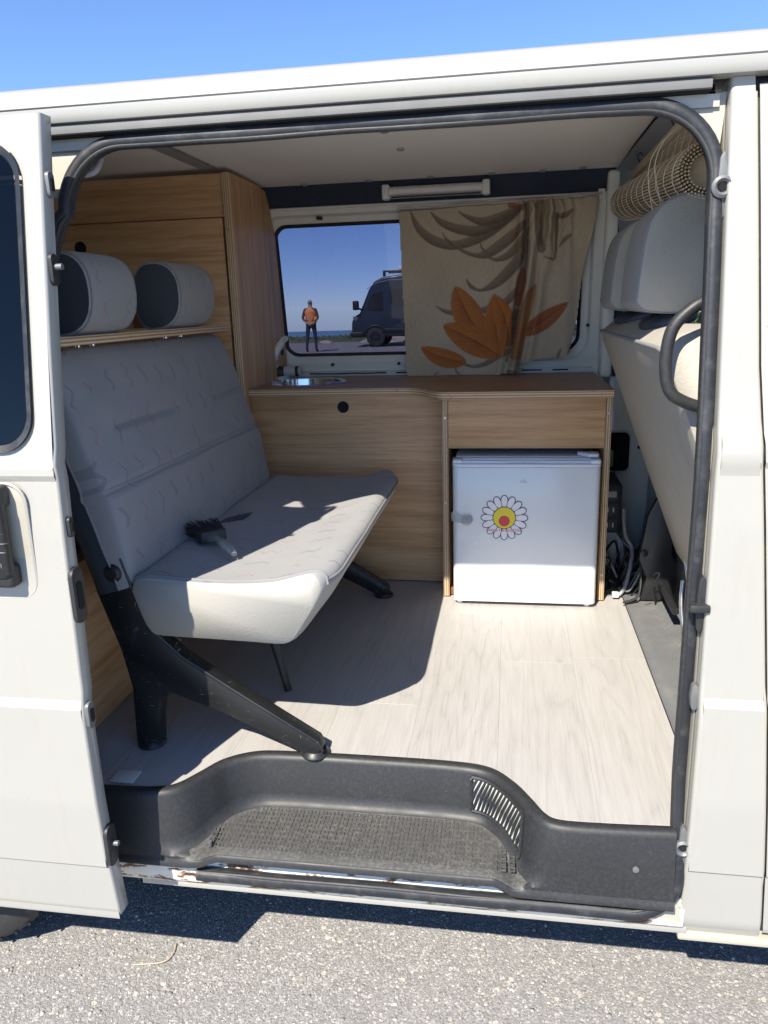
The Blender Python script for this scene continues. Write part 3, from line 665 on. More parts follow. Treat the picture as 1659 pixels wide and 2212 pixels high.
# heater vent with slats in the right end of the step wall
ii = [i for i, q in enumerate(A) if .775 < q.x < .912]
lo, hi = [], []
for i in ii:
    t = (A[i+1]-A[i-1]).normalized(); nn = Vector((t.y, -t.x, 0)); lo.append(rings[i][5]+nn*.0035-Vector((0, 0, .006))); hi.append(rings[i][4]+nn*.0035-Vector((0, 0, .004)))
V = [q for a_, b_ in zip(lo, hi) for q in (a_, b_)]; F = [(2*i, 2*i+1, 2*i+3, 2*i+2) for i in range(len(lo)-1)]
vent = mesh('heater_vent', V, F, 'tray', VAN)
for e_ in (lo, hi, [lo[0], hi[0]], [lo[-1], hi[-1]]): tube('vent_frame', e_, .0042, 'black_plastic', vent, 6)
def along(P, s):
    s = max(0, min(.9999, s))*(len(P)-1); return P[int(s)].lerp(P[int(s)+1], s-int(s))
for i in range(19):
    s = -.18+i*1.2/18; a_, b_ = along(lo, s), along(hi, s+.20)
    if s < 0: a_ = along(lo, 0).lerp(along(hi, 0), -s/.20)
    if s+.20 > 1: b_ = along(hi, 1).lerp(along(lo, 1), (s-.8)/.20)
    m_ = (a_+b_)/2+Vector((-.004, -.004, 0))
    tube('slat', [a_, m_, b_], .0027, 'black_plastic', vent, 6)
cyl('rivet', (1.085, -.0245, .462), (0, 1, 0), .006, .005, 'galvanised', step, 14, bevel=.001)
cyl('rivet', (.262, .004, .421), (0, 0, 1), .0045, .003, 'galvanised', step, 12)
box('corner_plate', .052, .102, .018, .06, .5335, .537, 'tray', VAN, .001)
# laminate planks
floor = box('floor_deck', XR0, 2.2, .19, 1.745, .42, .524, 'black_plastic', VAN, 0)
FRONT = [(p.x, p.y+.003) for p in A]
def fy_at(x): return interp(FRONT, x) if x > FRONT[0][0] else .012
def plank(x0, x1, y0, y1):
    g = .0001; x0 += g; x1 -= g
    if y0 is None:
        xsamp = [x0]+[a for a, _ in FRONT if x0 < a < x1]+[x1]; low = [(x, fy_at(x)) for x in xsamp]
    else: low = [(x0, y0+g), (x1, y0+g)]
    prism('plank', low+[(x1, y1-g), (x0, y1-g)], 2, .5245, .5318, 'laminate', floor, .0003, 1, 60)
seams = [-.40, -.21, -.116, .074, .264, .454, .644, .834, 1.024, 1.214]
cuts = [.9, .55, .9, .62, 1.15, .40, .98, .66, .70]
for (a, b), c in zip(zip(seams, seams[1:]), cuts):
    plank(a, b, None, c); plank(a, b, c, 1.73)
# cab mat right of the planks
def matz(x): return .532 if x < 1.23 else .532+(x-1.23)*.03
V, F = grid_data(lambda u, v: (1.2155+u*.9, .03+v*1.62, .5325+.004*(u > 0)), 30, 30)
cm = smooth_by_angle(mesh('cab_mat', V, F, 'mat_rubber', VAN)); sm = cm.modifiers.new('solid', 'SOLIDIFY'); sm.thickness = .004; sm.offset = 1
rb = []
for j in range(46):
    for i in range(3):
        y = .42+j*.0165; x = 1.285+i*.022+(j % 2)*.008; v = [(a, b, c) for a in (x, x+.016) for b in (y, y+.006) for c in (.538, .5425)]
        rb.append((v, [(0, 1, 3, 2), (4, 6, 7, 5), (0, 4, 5, 1), (2, 3, 7, 6), (1, 5, 7, 3)]))
V, F = multi(rb); r_ = mesh('mat_ribs', V, F, 'mat_rubber', cm); r_['kind'] = 'stuff'
# ---- sliding door (pushed back, standing out from the body)
DOFF = -.12
def dside(z): 
    return side(z)+DOFF
def dskin(name, x0, x1, z0, z1, m, par, off=0., nz=60, flare=0):
    zs = sorted(set([z0, z1]+[z for z, _ in SIDE if z0 < z < z1]+[z0+(z1-z0)*k/nz for k in range(nz+1)]))
    V = [(x, dside(z)+off, z) for z in zs for x in (x0, x1)]; F = [(2*i, 2*i+1, 2*i+3, 2*i+2) for i in range(len(zs)-1)]
    return smooth_by_angle(mesh(name, V, F, m, par), 25)
DX0, DX1 = -.96, .117
dw = rrect(-.82, .084, 1.243, 1.728, .06, 8)
# outer skin as ring around the window + below
DOOR = dskin('sliding_door', DX0, DX1, .337, 1.215, 'white_paint', VAN)
og = rrect(DX0, DX1, 1.215, 1.766, .004, 8)
dlin = lambda z: dside(1.243)+(dside(1.728)-dside(1.243))*(z-1.243)/.485
ring('upper_skin', og, dw, 'white_paint', DOOR, dside, lambda z: dlin(z)+.003)
dwi = rrect(-.808, .072, 1.255, 1.716, .05, 8)
ring('window_rubber', dw, dwi, 'rubber', DOOR, lambda z: dlin(z)-.004, lambda z: dlin(z)+.002)
mesh('window_pane', [(x, dlin(z)+.001, z) for x, z in dwi], [tuple(range(len(dwi)))], 'dark_glass', DOOR)
zs = [.337+(1.766-.337)*k/50 for k in range(51)]
def dedge(z): return DX1+0
prof = [(0, 0), (.002, .001), (.004, .004), (.004, .030), (.001, .034), (-.006, .036), (-.010, .050)]
V = [(dedge(z)+a, dside(z)+b, z) for z in zs for a, b in prof]; k = len(prof)
F = [(j*k+i, j*k+i+1, (j+1)*k+i+1, (j+1)*k+i) for j in range(50) for i in range(k-1)]
edge = smooth_by_angle(mesh('leading_edge', V, F, 'white_paint', DOOR), 50)
dskin('inner_skin', DX0, DX1-.012, .345, 1.762, 'jamb_paint', DOOR, .05)
dskin('bottom_lip', DX0, DX1+.002, .329, .347, 'white_paint', DOOR, -.0025, nz=3)
# latch hardware on the leading edge
def lug(z, h, m, w=.028, pin=None):
    x = dedge(z)+.004; y = dside(z)+.016
    o = prism('latch', [(y-w/2+a, z+b) for a, b in rrect(0, w, -h/2, h/2, w*.45, 5)], 0, x-.002, x+.007, m, DOOR, .002)
    if pin: cyl('pin', (x+.012, y, z+.004), (1, 0, 0), .005, .014, 'galvanised', DOOR, 12)
    else: prism('latch_recess', [(y-w/4+a, z+b) for a, b in rrect(0, w/2, -h/4, h/4, w*.2, 4)], 0, x+.0071, x+.0085, 'black_hole', DOOR)
    return o
lug(.995, .10, 'black_plastic', .034); lug(.775, .05, 'galvanised', .022); lug(.50, .085, 'black_plastic', .032, True); lug(1.53, .05, 'black_plastic', .020, True); lug(1.66, .04, 'galvanised', .018); lug(1.115, .035, 'black_plastic', .014)
# door handle in its recess
hd = prism('handle_recess', rrect(-.04, .058, .995, 1.190, .03, 6), 1, dside(1.1)-.0012, dside(1.1)+.004, 'jamb_paint', DOOR, .001)
tube('recess_rim', [(x, dside(1.1)-.001, z) for x, z in rrect(-.043, .061, .992, 1.193, .033, 6)], .003, 'white_paint', DOOR, 6, closed=True)
hb = prism('door_handle', rrect(-.05, .036, 1.035, 1.175, .014, 4), 1, dside(1.1)-.034, dside(1.1)-.014, 'worn_black_metal', DOOR, .006, 3)
box('handle_foot', -.045, .036, dside(1.1)-.03, dside(1.1), 1.155, 1.193, 'black_plastic', DOOR, .008, 3); box('handle_foot', -.045, .036, dside(1.1)-.03, dside(1.1), 1.018, 1.058, 'black_plastic', DOOR, .008, 3)
# hardware on the centre pillar jamb
def plate(z, h, m, hole=True):
    y = sy(z)-.008+side(z)*.0; yy = side(z)+.014
    o = prism('striker_plate', [(1.166+a, z+b) for a, b in catmull([(0, h*.5), (.012, h*.2), (.016, 0), (.012, -h*.2), (0, -h*.5), (-.004, -h*.3), (-.004, h*.3)], 4) and [(0, h*.5), (.006, h*.4), (.013, h*.16), (.014, -h*.16), (.006, -h*.4), (0, -h*.5), (-.005, -h*.4), (-.007, 0), (-.005, h*.4)]], 1, yy-.004, yy+.012, m, VAN, .002)
    if hole:
        r = lathe('striker_socket', [(.0165, 0), (.0165, -.006), (.012, -.009), (.008, -.006), (.007, .0)], (1.166, yy-.004, z), m, o, 20, 'y'); cyl('socket_hole', (1.166, yy-.0075, z), (0, 1, 0), .006, .002, 'black_hole', o, 14)
    return o
plate(1.617, .105, 'galvanised'); plate(.503, .085, 'galvanised')
o = plate(.965, .105, 'black_plastic', False); box('catch', 1.145, 1.178, side(.96)-.006, side(.96)+.012, .957, .970, 'black_plastic', o, .003)
o = plate(.80, .05, 'rail_metal', False)
# grab handle on the pillar
tube('grab_handle', catmull([(1.175, .12, 1.452), (1.150, .115, 1.443), (1.118, .112, 1.413), (1.108, .112, 1.375), (1.109, .112, 1.330), (1.120, .112, 1.300), (1.148, .116, 1.283), (1.175, .12, 1.275)], 6), .0106, 'black_plastic', VAN, 12)
# bits at the upper rear corner of the opening
tube('upper_loop', catmull([(.06, .13, 1.70), (.10, .135, 1.702), (.115, .14, 1.71), (.12, .15, 1.73)], 5), .006, 'trim_grey', VAN, 8)
# wheels
def wheel(x, y0, y1):
    c = ((x), (y0+y1)/2, .315); h = (y1-y0)/2
    e = lathe('wheel', [(.20, -h), (.26, -h*1.02), (.298, -h*.95), (.312, -h*.8), (.316, -h*.5), (.317, 0), (.316, h*.5), (.312, h*.8), (.298, h*.95), (.26, h*1.02), (.20, h)], c, 'tyre', VAN, 64, 'y')
    lathe('rim', [(.205, -h*.9), (.195, -h*.7), (.17, -h*.3), (.07, -h*.35), (.0, -h*.35)], c, 'steel', e, 40, 'y'); lathe('rim_back', [(.205, h*.9), (.19, h*.5), (.0, h*.4)], c, 'dark_metal', e, 40, 'y')
    pr = []
    for i in range(40):
        for s in (-1, 1):
            a = 2*math.pi*i/40; b = a+.11
            pa = Vector((c[0]+.3165*math.cos(a), c[1]+s*h*.12, c[2]+.3165*math.sin(a))); pb = Vector((c[0]+.311*math.cos(b), c[1]+s*h*.88, c[2]+.311*math.sin(b)))
            pr.append(tube_data([pa, pa.lerp(pb, .5)+(pa-Vector(c)).normalized()*.002, pb], .004, 5))
    V, F = multi(pr); mesh('tread_sipes', V, F, 'black_hole', e)['kind'] = 'stuff'
    return e
for x in (-.455, 2.50):
    wheel(x, .075, .275); wheel(x, 1.565, 1.765)

# ------------------------------------------------------------------ wardrobe
WD = empty('wardrobe'); tag(WD, 'oak wardrobe reaching the ceiling behind the bench seat', 'wardrobe')
prof = [(1.205, .535), (1.73, .535), (1.722, 1.25), (1.66, 1.72), (1.62, 1.80), (1.575, 1.862), (1.50, 1.872), (1.205, 1.872)]
sp_ = prism('side_panel', prof, 0, -.034, -.012, 'oak_z', WD, .001, 1)
box('panel_edge', -.0345, -.0115, 1.196, 1.2047, .54, 1.871, 'ply_x', WD, .001)
box('top_rail', -.95, -.0355, 1.205, 1.222, 1.744, 1.870, 'oak_x', WD, .001)
wdoor = box('door', -.95, -.045, 1.205, 1.222, 1.256, 1.7405, 'oak_x', WD, .001)
tube('door_edge_band', [(-.044, 1.207, 1.257), (-.044, 1.207, 1.741), (-.95, 1.207, 1.7415)], .0012, 'scarlet_wood', wdoor, 6)
cyl('finger_hole', (-.534, 1.2045, 1.67), (0, 1, 0), .0205, .0012, 'black_hole', wdoor, 28)
box('lower_front', -.95, -.0355, 1.208, 1.222, .54, 1.248, 'oak_x', WD, .001)
box('back_board', -.95, -.036, 1.62, 1.63, .54, 1.80, 'oak_x', WD, 0)
box('filler_panel', -.372, -.225, 1.188, 1.2043, 1.40, 1.574, 'scarlet_wood', WD, .001)
cyl('cable_knob', (-.0105, 1.655, 1.30), (1, 0, 0), .012, .008, 'ink_black', WD, 14, bevel=.002)
# ------------------------------------------------------------------ kitchen cabinet
KC = empty('kitchen_cabinet'); tag(KC, 'oak kitchen cabinet with plywood edged worktop under the side window', 'cabinet')
cur = catmull([(.50, 1.236, 0), (.545, 1.232, 0), (.585, 1.205, 0), (.61, 1.165, 0), (.63, 1.115, 0), (.648, 1.088, 0)], 5)
cur = [(p.x, p.y) for p in catmull([(.47, 1.236, 0), (.535, 1.228, 0), (.575, 1.195, 0), (.605, 1.140, 0), (.635, 1.100, 0), (.665, 1.089, 0)], 5)]
wt = [(-.0115, 1.236)]+cur+[(1.152, 1.089), (1.152, 1.715), (-.0115, 1.715)]
def prism_data(poly, a, b):
    n = len(poly); v = [(x, y, a) for x, y in poly]+[(x, y, b) for x, y in poly]
    return v, [tuple(range(n)), tuple(range(2*n-1, n-1, -1))]+[(i, (i+1) % n, n+(i+1) % n, n+i) for i in range(n)]
SKC, SKR = (.118, 1.475), .140
arc = lambda a0, a1: [(SKC[0]+SKR*math.cos(R(a0+(a1-a0)*k/24)), SKC[1]+SKR*math.sin(R(a0+(a1-a0)*k/24))) for k in range(25)]
front_half = [(-.0115, 1.475), (-.0115, 1.236)]+cur+[(1.152, 1.089), (1.152, 1.475)]+arc(0, -180)
back_half = [(1.152, 1.475), (1.152, 1.715), (-.0115, 1.715), (-.0115, 1.475)]+arc(180, 0)
V, F = multi([prism_data(front_half, 1.1805, 1.2015), prism_data(back_half, 1.1805, 1.2015)])
mesh('worktop', V, F, 'oak_top', KC)
# plywood edge band that follows the front outline
band = [(-.0115, 1.236)]+cur+[(1.152, 1.089)]
V = [(x, y-.0015, z) for x, y in band for z in (1.1795, 1.2005)]+[(x, y+.004, z) for x, y in band for z in (1.1795, 1.2005)]
nb = len(band); F = [(2*i, 2*i+1, 2*i+3, 2*i+2) for i in range(nb-1)]
mesh('edge_band', V[:2*nb], F, 'ply_z', KC)
mesh('edge_band', [(1.1535, y, z) for y in (1.0885, 1.715) for z in (1.1795, 1.2005)], [(0, 1, 3, 2)], 'ply_z', KC)
kf = box('front_panel', -.0115, .644, 1.254, 1.270, .536, 1.1800, 'oak_x', KC, .001)
cyl('finger_hole', (.305, 1.2535, 1.139), (0, 1, 0), .0195, .0012, 'black_hole', kf, 28)
for x0, x1 in ((.6445, .6635), (1.1325, 1.1515)):
    sd = box('side_board', x0, x1, 1.118, 1.71, .535, 1.1800, 'oak_y', KC, .0008); box('board_edge', x0+.0004, x1-.0004, 1.1155, 1.1182, .536, 1.1795, 'ply_x', sd, .0004)
box('drawer_front', .6645, 1.1318, 1.108, 1.124, 1.026, 1.1790, 'oak_x', KC, .001)
for x_, z_ in ((.654, .60), (.654, .85), (.654, 1.12), (1.142, .62), (1.142, .90), (1.142, 1.13)): cyl('screw', (x_, 1.1150, z_), (0, 1, 0), .0035, .002, 'steel', KC, 10)
box('plinth_block', .664, .678, 1.13, 1.16, .535, .56, 'scarlet_wood', KC, .001)
box('back_board', -.01, 1.13, 1.700, 1.71, .56, 1.17, 'oak_x', KC, 0)
# ------------------------------------------------------------------ sink and tap
SK = lathe('sink', [(.152, 1.2022), (.150, 1.2046), (.144, 1.2055), (.137, 1.2042), (.132, 1.2032), (.130, 1.2032)], (.118, 1.475, 0), 'chrome', None, 64)
tag(SK, 'round stainless steel sink set in the oak worktop', 'sink')
lathe('bowl', [(.1315, 1.2034), (.1305, 1.198), (.127, 1.15), (.118, 1.105), (.095, 1.085), (.05, 1.078), (.0, 1.077)], (.118, 1.475, 0), 'chrome', SK, 64)
lathe('drain', [(.024, 1.0795), (.022, 1.081), (.0, 1.080)], (.118, 1.475, 0), 'steel', SK, 24)
TP = empty('water_tap'); tag(TP, 'folding pale grey water tap with black joint beside the sink', 'tap')
lathe('base', [(.030, 1.2017), (.030, 1.208), (.024, 1.214), (.020, 1.222), (.0, 1.222)], (.0, 1.60, 0), 'grey_plastic', TP, 24)
bj = cyl('joint', (-.012, 1.592, 1.230), (1, .1, 0), .022, .045, 'black_plastic', TP, 20, bevel=.005)
cyl('knob', (.038, 1.596, 1.232), (1, .05, 0), .019, .055, 'grey_plastic', TP, 20, bevel=.003); cyl('knob_band', (.060, 1.597, 1.232), (1, .05, 0), .0198, .010, 'black_plastic', TP, 20); cyl('knob_end', (.071, 1.598, 1.232), (1, .05, 0), .018, .012, 'grey_plastic', TP, 20, bevel=.003)
tube('spout', catmull([(-.020, 1.588, 1.238), (-.026, 1.585, 1.270), (-.012, 1.582, 1.305), (.008, 1.580, 1.335), (.022, 1.578, 1.352), (.030, 1.575, 1.350)], 5), [.0135]*16+[.011]*6+[.013]*4, 'white_plastic', TP, 14)
# ------------------------------------------------------------------ refrigerator
FR = empty('refrigerator'); tag(FR, 'small white table top refrigerator under the drawer front', 'refrigerator')
box('body', .686, 1.116, 1.100, 1.55, .548, 1.003, 'fridge_white', FR, .006, 3)
FRX0, FRX1, FRY = .680, 1.120, 1.052
def dpro(x0, x1, y0, y1, r):  # rounded door plan
    return [(x1-r+r*math.sin(a), y0+r-r*math.cos(a)) for a in [R(q) for q in (0, 22, 45, 67, 90)]]+[(x1, y1), (x0, y1)]+[(x0+r-r*math.cos(a), y0+r-r*math.sin(a)) for a in [R(q) for q in (0, 22, 45, 67, 90)]]
box('gasket', .688, 1.112, 1.0955, 1.1005, .552, .998, 'grey_plastic', FR, .001)
door = prism('door', dpro(FRX0, FRX1, FRY, 1.096, .018), 2, .544, .978, 'fridge_white', FR, .004, 2, 60)
# moulded top cap with finger grip
V = []; NXX = 40
def capf(u): return .010*math.exp(-((u-.5)/.13)**2)
prism('door_cap', dpro(FRX0-.001, FRX1+.001, FRY-.001, 1.097, .018), 2, .9785, .988, 'fridge_plastic', FR, .002, 2, 60)
prism('grip_recess', [(x, y) for x, y in [(FRX0+.03+(.38*k/30), 1.060+.012*(1-abs(2*k/30-1)**8)*0+.006*math.exp(-((k/30-.5)/.16)**2)) for k in range(31)]]+[(FRX1-.03, 1.094), (FRX0+.03, 1.094)], 2, .988, .9965, 'fridge_plastic', FR, .001, 1, 60)
box('cap_back', FRX0, FRX1, 1.078, 1.097, .988, 1.001, 'fridge_plastic', FR, .003, 2)
for s, x in ((-1, FRX0), (1, FRX1)): box('cap_corner', min(x, x-s*.032), max(x, x-s*.032), FRY, 1.097, .9882, 1.001, 'fridge_plastic', FR, .006, 3)
prism('hinge_cover', [(1.055, 1.125), (1.055, 1.11), (1.085, 1.075), (1.113, 1.072), (1.116, 1.085), (1.116, 1.125)], 2, 1.0035, 1.0145, 'fridge_plastic', FR, .003, 2)
for x in (.70, 1.095): cyl('foot', (x, 1.075, .539), (0, 0, 1), .009, .012, 'white_plastic', FR, 14)
for x in (.70, 1.095): cyl('foot', (x, 1.52, .540), (0, 0, 1), .011, .016, 'white_plastic', FR, 14)
# clear plastic child lock
lk = prism('child_lock', [(.676, .838), (.690, .836), (.712, .826), (.735, .826), (.744, .814), (.735, .802), (.712, .802), (.684, .806), (.676, .812)], 1, FRY-.005, FRY-.0005, 'clear_plastic', FR, .0015)
lathe('lock_boss', [(.018, 0), (.018, -.005), (.014, -.006), (.006, -.006), (.005, -.009), (.0, -.009)], (.724, FRY-.005, .814), 'clear_plastic', lk, 24, 'y')
# daisy sticker: plain flower
fc = (.838, .821); SY = FRY-.0004
st = cyl('flower_sticker', (fc[0], SY, fc[1]), (0, 1, 0), .030, .0006, 'petal_white', FR, 32)
def flat(name, poly, y, m, par): return mesh(name, [(x, y, z) for x, z in poly], [tuple(range(len(poly)))], m, par)
def ell(cx, cz, a, b, rot, n=28, egg=.0):
    P = []
    for k in range(n):
        t = 2*math.pi*k/n; u = a*math.cos(t); v = b*math.sin(t)*(1+egg*math.cos(t)); P.append((cx+u*math.cos(rot)-v*math.sin(rot), cz+u*math.sin(rot)+v*math.cos(rot)))
    return P
for k in range(16):
    a = 2*math.pi*k/16+math.pi/2; cx, cz = fc[0]+.0485*math.cos(a), fc[1]+.0485*math.sin(a)
    flat('petal_outline', ell(cx, cz, .0235, .0112, a, egg=.32), SY-.0006-.00002*k, 'ink_black', st); flat('petal', ell(cx, cz, .0211, .0088, a, egg=.32), SY-.0010-.00002*k, 'petal_white', st)
flat('heart_outline', ell(fc[0], fc[1], .0355, .0355, 0, 40), SY-.0016, 'ink_black', st); flat('heart', ell(fc[0], fc[1], .0332, .0332, 0, 40), SY-.0019, 'sun_yellow', st)
flat('heart_centre', ell(fc[0], fc[1]-.010, .017, .017, 0, 32), SY-.0022, 'poppy_red', st)
def text(name, body, size, loc, m, par):
    cu = bpy.data.curves.new(name, 'FONT'); cu.body = body; cu.size = size; cu.align_x = 'CENTER'; cu.resolution_u = 3; cu.extrude = .00015
    t = bpy.data.objects.new(name, cu); COL.objects.link(t); dg = bpy.context.evaluated_depsgraph_get(); me = bpy.data.meshes.new_from_object(t.evaluated_get(dg)); bpy.data.objects.remove(t)
    me.transform(Matrix.Translation(loc) @ Matrix.Rotation(R(90), 4, 'X')); me.materials.clear(); me.materials.append(MATS[m])
    o = bpy.data.objects.new(name, me); return link(o, par)
text('sticker_lettering', 'MARIA MELOCOTON', .0105, (fc[0], SY-.0026, .7775), 'text_red', st)
text('maker_lettering', 'ok.', .019, (.896, SY-.0004, .930), 'logo_grey', FR)
# ------------------------------------------------------------------ strip light
SL = empty('strip_light'); tag(SL, 'slim white strip light fixed to the dark blue header', 'lamp')
ly = 1.590; lz = 1.842
box('base', .425, .755, ly+.006, ly+.020, lz-.022, lz+.016, 'white_plastic', SL, .003)
cyl('tube', (.59, ly, lz-.001), (1, 0, 0), .0125, .32, 'white_plastic', SL, 18); cyl('lamp_core', (.59, ly, lz-.001), (1, 0, 0), .007, .318, 'white_plastic', SL, 12)
for x in (.417, .763): box('end_cap', x-.013, x+.013, ly-.016, ly+.022, lz-.027, lz+.022, 'white_plastic', SL, .006, 3)
box('trim_line', .435, .745, ly-.003, ly+.004, lz-.0215, lz-.017, 'ink_black', SL, 0)
# ------------------------------------------------------------------ bench seat
BN = empty('bench_seat'); tag(BN, 'grey patterned two seat bench on black metal legs', 'bench seat')
def fab(o, f):
    me = o.data; a = me.attributes.new('fab', 'FLOAT_VECTOR', 'POINT'); a.data.foreach_set('vector', [c for v in me.vertices for c in (*f(v.co), 0)])
Y0, Y1 = .135, 1.13
# cushion: profile (x,z) lofted along y
CP = [(.080, .905), (.088, .930), (.12, .937), (.20, .932), (.30, .930), (.40, .938), (.47, .950), (.505, .955), (.525, .950), (.535, .936), (.530, .915), (.508, .880), (.478, .845), (.452, .815), (.432, .803), (.40, .800), (.25, .803), (.14, .806), (.112, .815), (.095, .85)]
CPn = [Vector((p.x, p.y)) for p in catmull([(x, z, 0) for x, z in CP]+[(CP[0][0], CP[0][1], 0)], 2)][:-1]
CPn = [Vector((p.x if p.x < .30 else .30+(p.x-.30)*.905, p.y)) for p in CPn]
cc = Vector((.30, .875))
ysamp = [(0, .955), (.006, .975), (.016, .99), (.035, 1.0)]+[(q, 1) for q in np.linspace(.06, .935, 36)]+[(.96, 1.0), (.979, .99), (.989, .975), (.995, .955)]
V = []; fb = []
k = len(CPn)
for dy, s in ysamp:
    y = Y0+dy
    for i, p in enumerate(CPn):
        q = cc+(p-cc)*s
        top = p.y > .92
        sag = -.010*math.sin(math.pi*dy/.995)**.5*math.exp(-((p.x-.30)/.15)**2) if top else 0
        ctr = -.008*math.exp(-((dy-.5)/.02)**2) if top and p.x < .45 else 0
        edge_round = .02*max(0, (p.x-.40)/.13)*max(0, 1-dy/.09)**2+.03*max(0, (p.x-.40)/.13)*max(0, 1-(.995-dy)/.12)**2
        lump = .003*mn.noise((p.x*9, y*6, 2))
        V.append((q.x-edge_round, y, q.y+sag+ctr*.5+lump))
F = [(j*k+i, j*k+(i+1) % k, (j+1)*k+(i+1) % k, (j+1)*k+i) for j in range(len(ysamp)-1) for i in range(k)]
mi = [0 if (CPn[i].y > .918 and CPn[(i+1) % k].y > .918) else 1 for j in range(len(ysamp)-1) for i in range(k)]
F += [tuple(range(k)), tuple(range(len(V)-1, len(V)-k-1, -1))]; mi += [1, 1]
cu_ = mesh('cushion', V, F, None, BN, True, mats=['seat_fabric', 'vinyl'], mi=mi); fab(cu_, lambda c: (c.y, c.x))
bm = bmesh.new(); bm.from_mesh(cu_.data); bmesh.ops.recalc_face_normals(bm, faces=bm.faces); bm.to_mesh(cu_.data); bm.free()
# piping along the top edge
pj = [i for i in range(k) if CPn[i].y > .916]
iL = min(pj, key=lambda i: CPn[i].x); iR = max(pj, key=lambda i: CPn[i].x+(.0 if CPn[i].y < .95 else 0))
loopn = []
toprow = sorted([i for i in range(k) if CPn[i].y > .918], key=lambda i: CPn[i].x)
near = [Vector(V[2*k+i]) for i in toprow]; right = [Vector(V[j*k+iR]) for j in range(2, len(ysamp)-2)]; far_ = [Vector(V[(len(ysamp)-3)*k+i]) for i in reversed(toprow)]
tube('piping', near+right[1:]+far_[1:], .0034, 'piping', cu_, 8)
# belt slot
prism('belt_slot', [(.115, .55), (.165, .60), (.170, .665), (.150, .64), (.12, .60)], 2, .9315, .9345, 'vinyl_dark', cu_)
# backrest
BH, BT = .50, .095
def back_pt(u, v, w):   # u along y (0..1), v up (0..1), w thickness (0 front..1 back)
    return (u, v, w)
bx0, bz0 = .098, .915; bx1, bz1 = -.036, 1.398
up = Vector((bx1-bx0, 0, bz1-bz0)); un = up.normalized(); nf = Vector((un.z, 0, -un.x))
nu, nv = 70, 96
def sup(t, p=7): return (1-abs(2*t-1)**p)**(1/p)
Vf = []
for j in range(nv):
    for i in range(nu):
        u, v = i/(nu-1), j/(nv-1); uu = .5-.5*math.cos(math.pi*u); vv = .5-.5*math.cos(math.pi*v)
        d = (sup(uu, 9)*sup(vv, 8))
        topcut = .030*max(0, (abs(2*uu-1)-.80)/.20)**2*vv**6
        bulge = .012*math.sin(math.pi*vv)+.010*math.exp(-((vv-.32)/.16)**2)
        tilt = vv-.645; pl = max(0, min(1, (.18-abs(uu-.29))/.03))+max(0, min(1, (.13-abs(uu-.83))/.03)); seam = -.006*math.exp(-((vv-.40)/.012)**2)-.011*pl*math.exp(-((tilt)/.016)**2)-.004*math.exp(-((vv-.80)/.05)**2)*math.exp(-((uu-.5)/.03)**2)
        p = Vector((bx0, 0, bz0))+up*(vv*(1-topcut*1.6))+nf*((d-1)*.045+bulge*d+seam)
        wave = .004*mn.noise((uu*7, vv*6, 3))
        Vf.append(Vector((p.x+wave, Y0+.012+uu*.965, p.z)))
Vb = [Vector((bx0, v.y, bz0))+un*((v-Vector((bx0, v.y, bz0))).dot(un))-nf*BT*(.75 if (i % nu in (0, nu-1)) else 1) for i, v in enumerate(Vf)]
VV = Vf+Vb; o_ = len(Vf)
F = [(j*nu+i, j*nu+i+1, (j+1)*nu+i+1, (j+1)*nu+i) for j in range(nv-1) for i in range(nu-1)]; m1 = [0]*len(F)
G = [(o_+j*nu+i, o_+(j+1)*nu+i, o_+(j+1)*nu+i+1, o_+j*nu+i+1) for j in range(nv-1) for i in range(nu-1)]; m1 += [1]*len(G); F += G
bd = [i for i in range(nu)]+[j*nu+nu-1 for j in range(1, nv)]+[(nv-1)*nu+i for i in range(nu-2, -1, -1)]+[j*nu for j in range(nv-2, 0, -1)]
for a, b in zip(bd, bd[1:]+bd[:1]): F.append((b, a, a+o_, b+o_)); m1.append(1)
bk = mesh('backrest', VV, F, None, BN, True, mats=['seat_fabric', 'vinyl_dark'], mi=m1); fab(bk, lambda c: (c.y, (c-Vector((bx0, 0, bz0))).dot(un)))
tube('piping', [Vf[j*nu]-nf*.002 for j in range(1, nv)]+[Vf[(nv-1)*nu+i] for i in range(1, nu)]+[Vf[j*nu+nu-1] for j in range(nv-2, 0, -1)], .0032, 'piping', bk, 6)
for vv in (.385, .41): 
    jj = min(range(nv), key=lambda j: abs((.5-.5*math.cos(math.pi*j/(nv-1)))-vv)); 
    tube('seam', [Vf[jj*nu+i]+nf*.0006+up*(vv-(.5-.5*math.cos(math.pi*jj/(nv-1)))) for i in range(2, nu-2)], .0011, 'trim_grey', bk, 5)
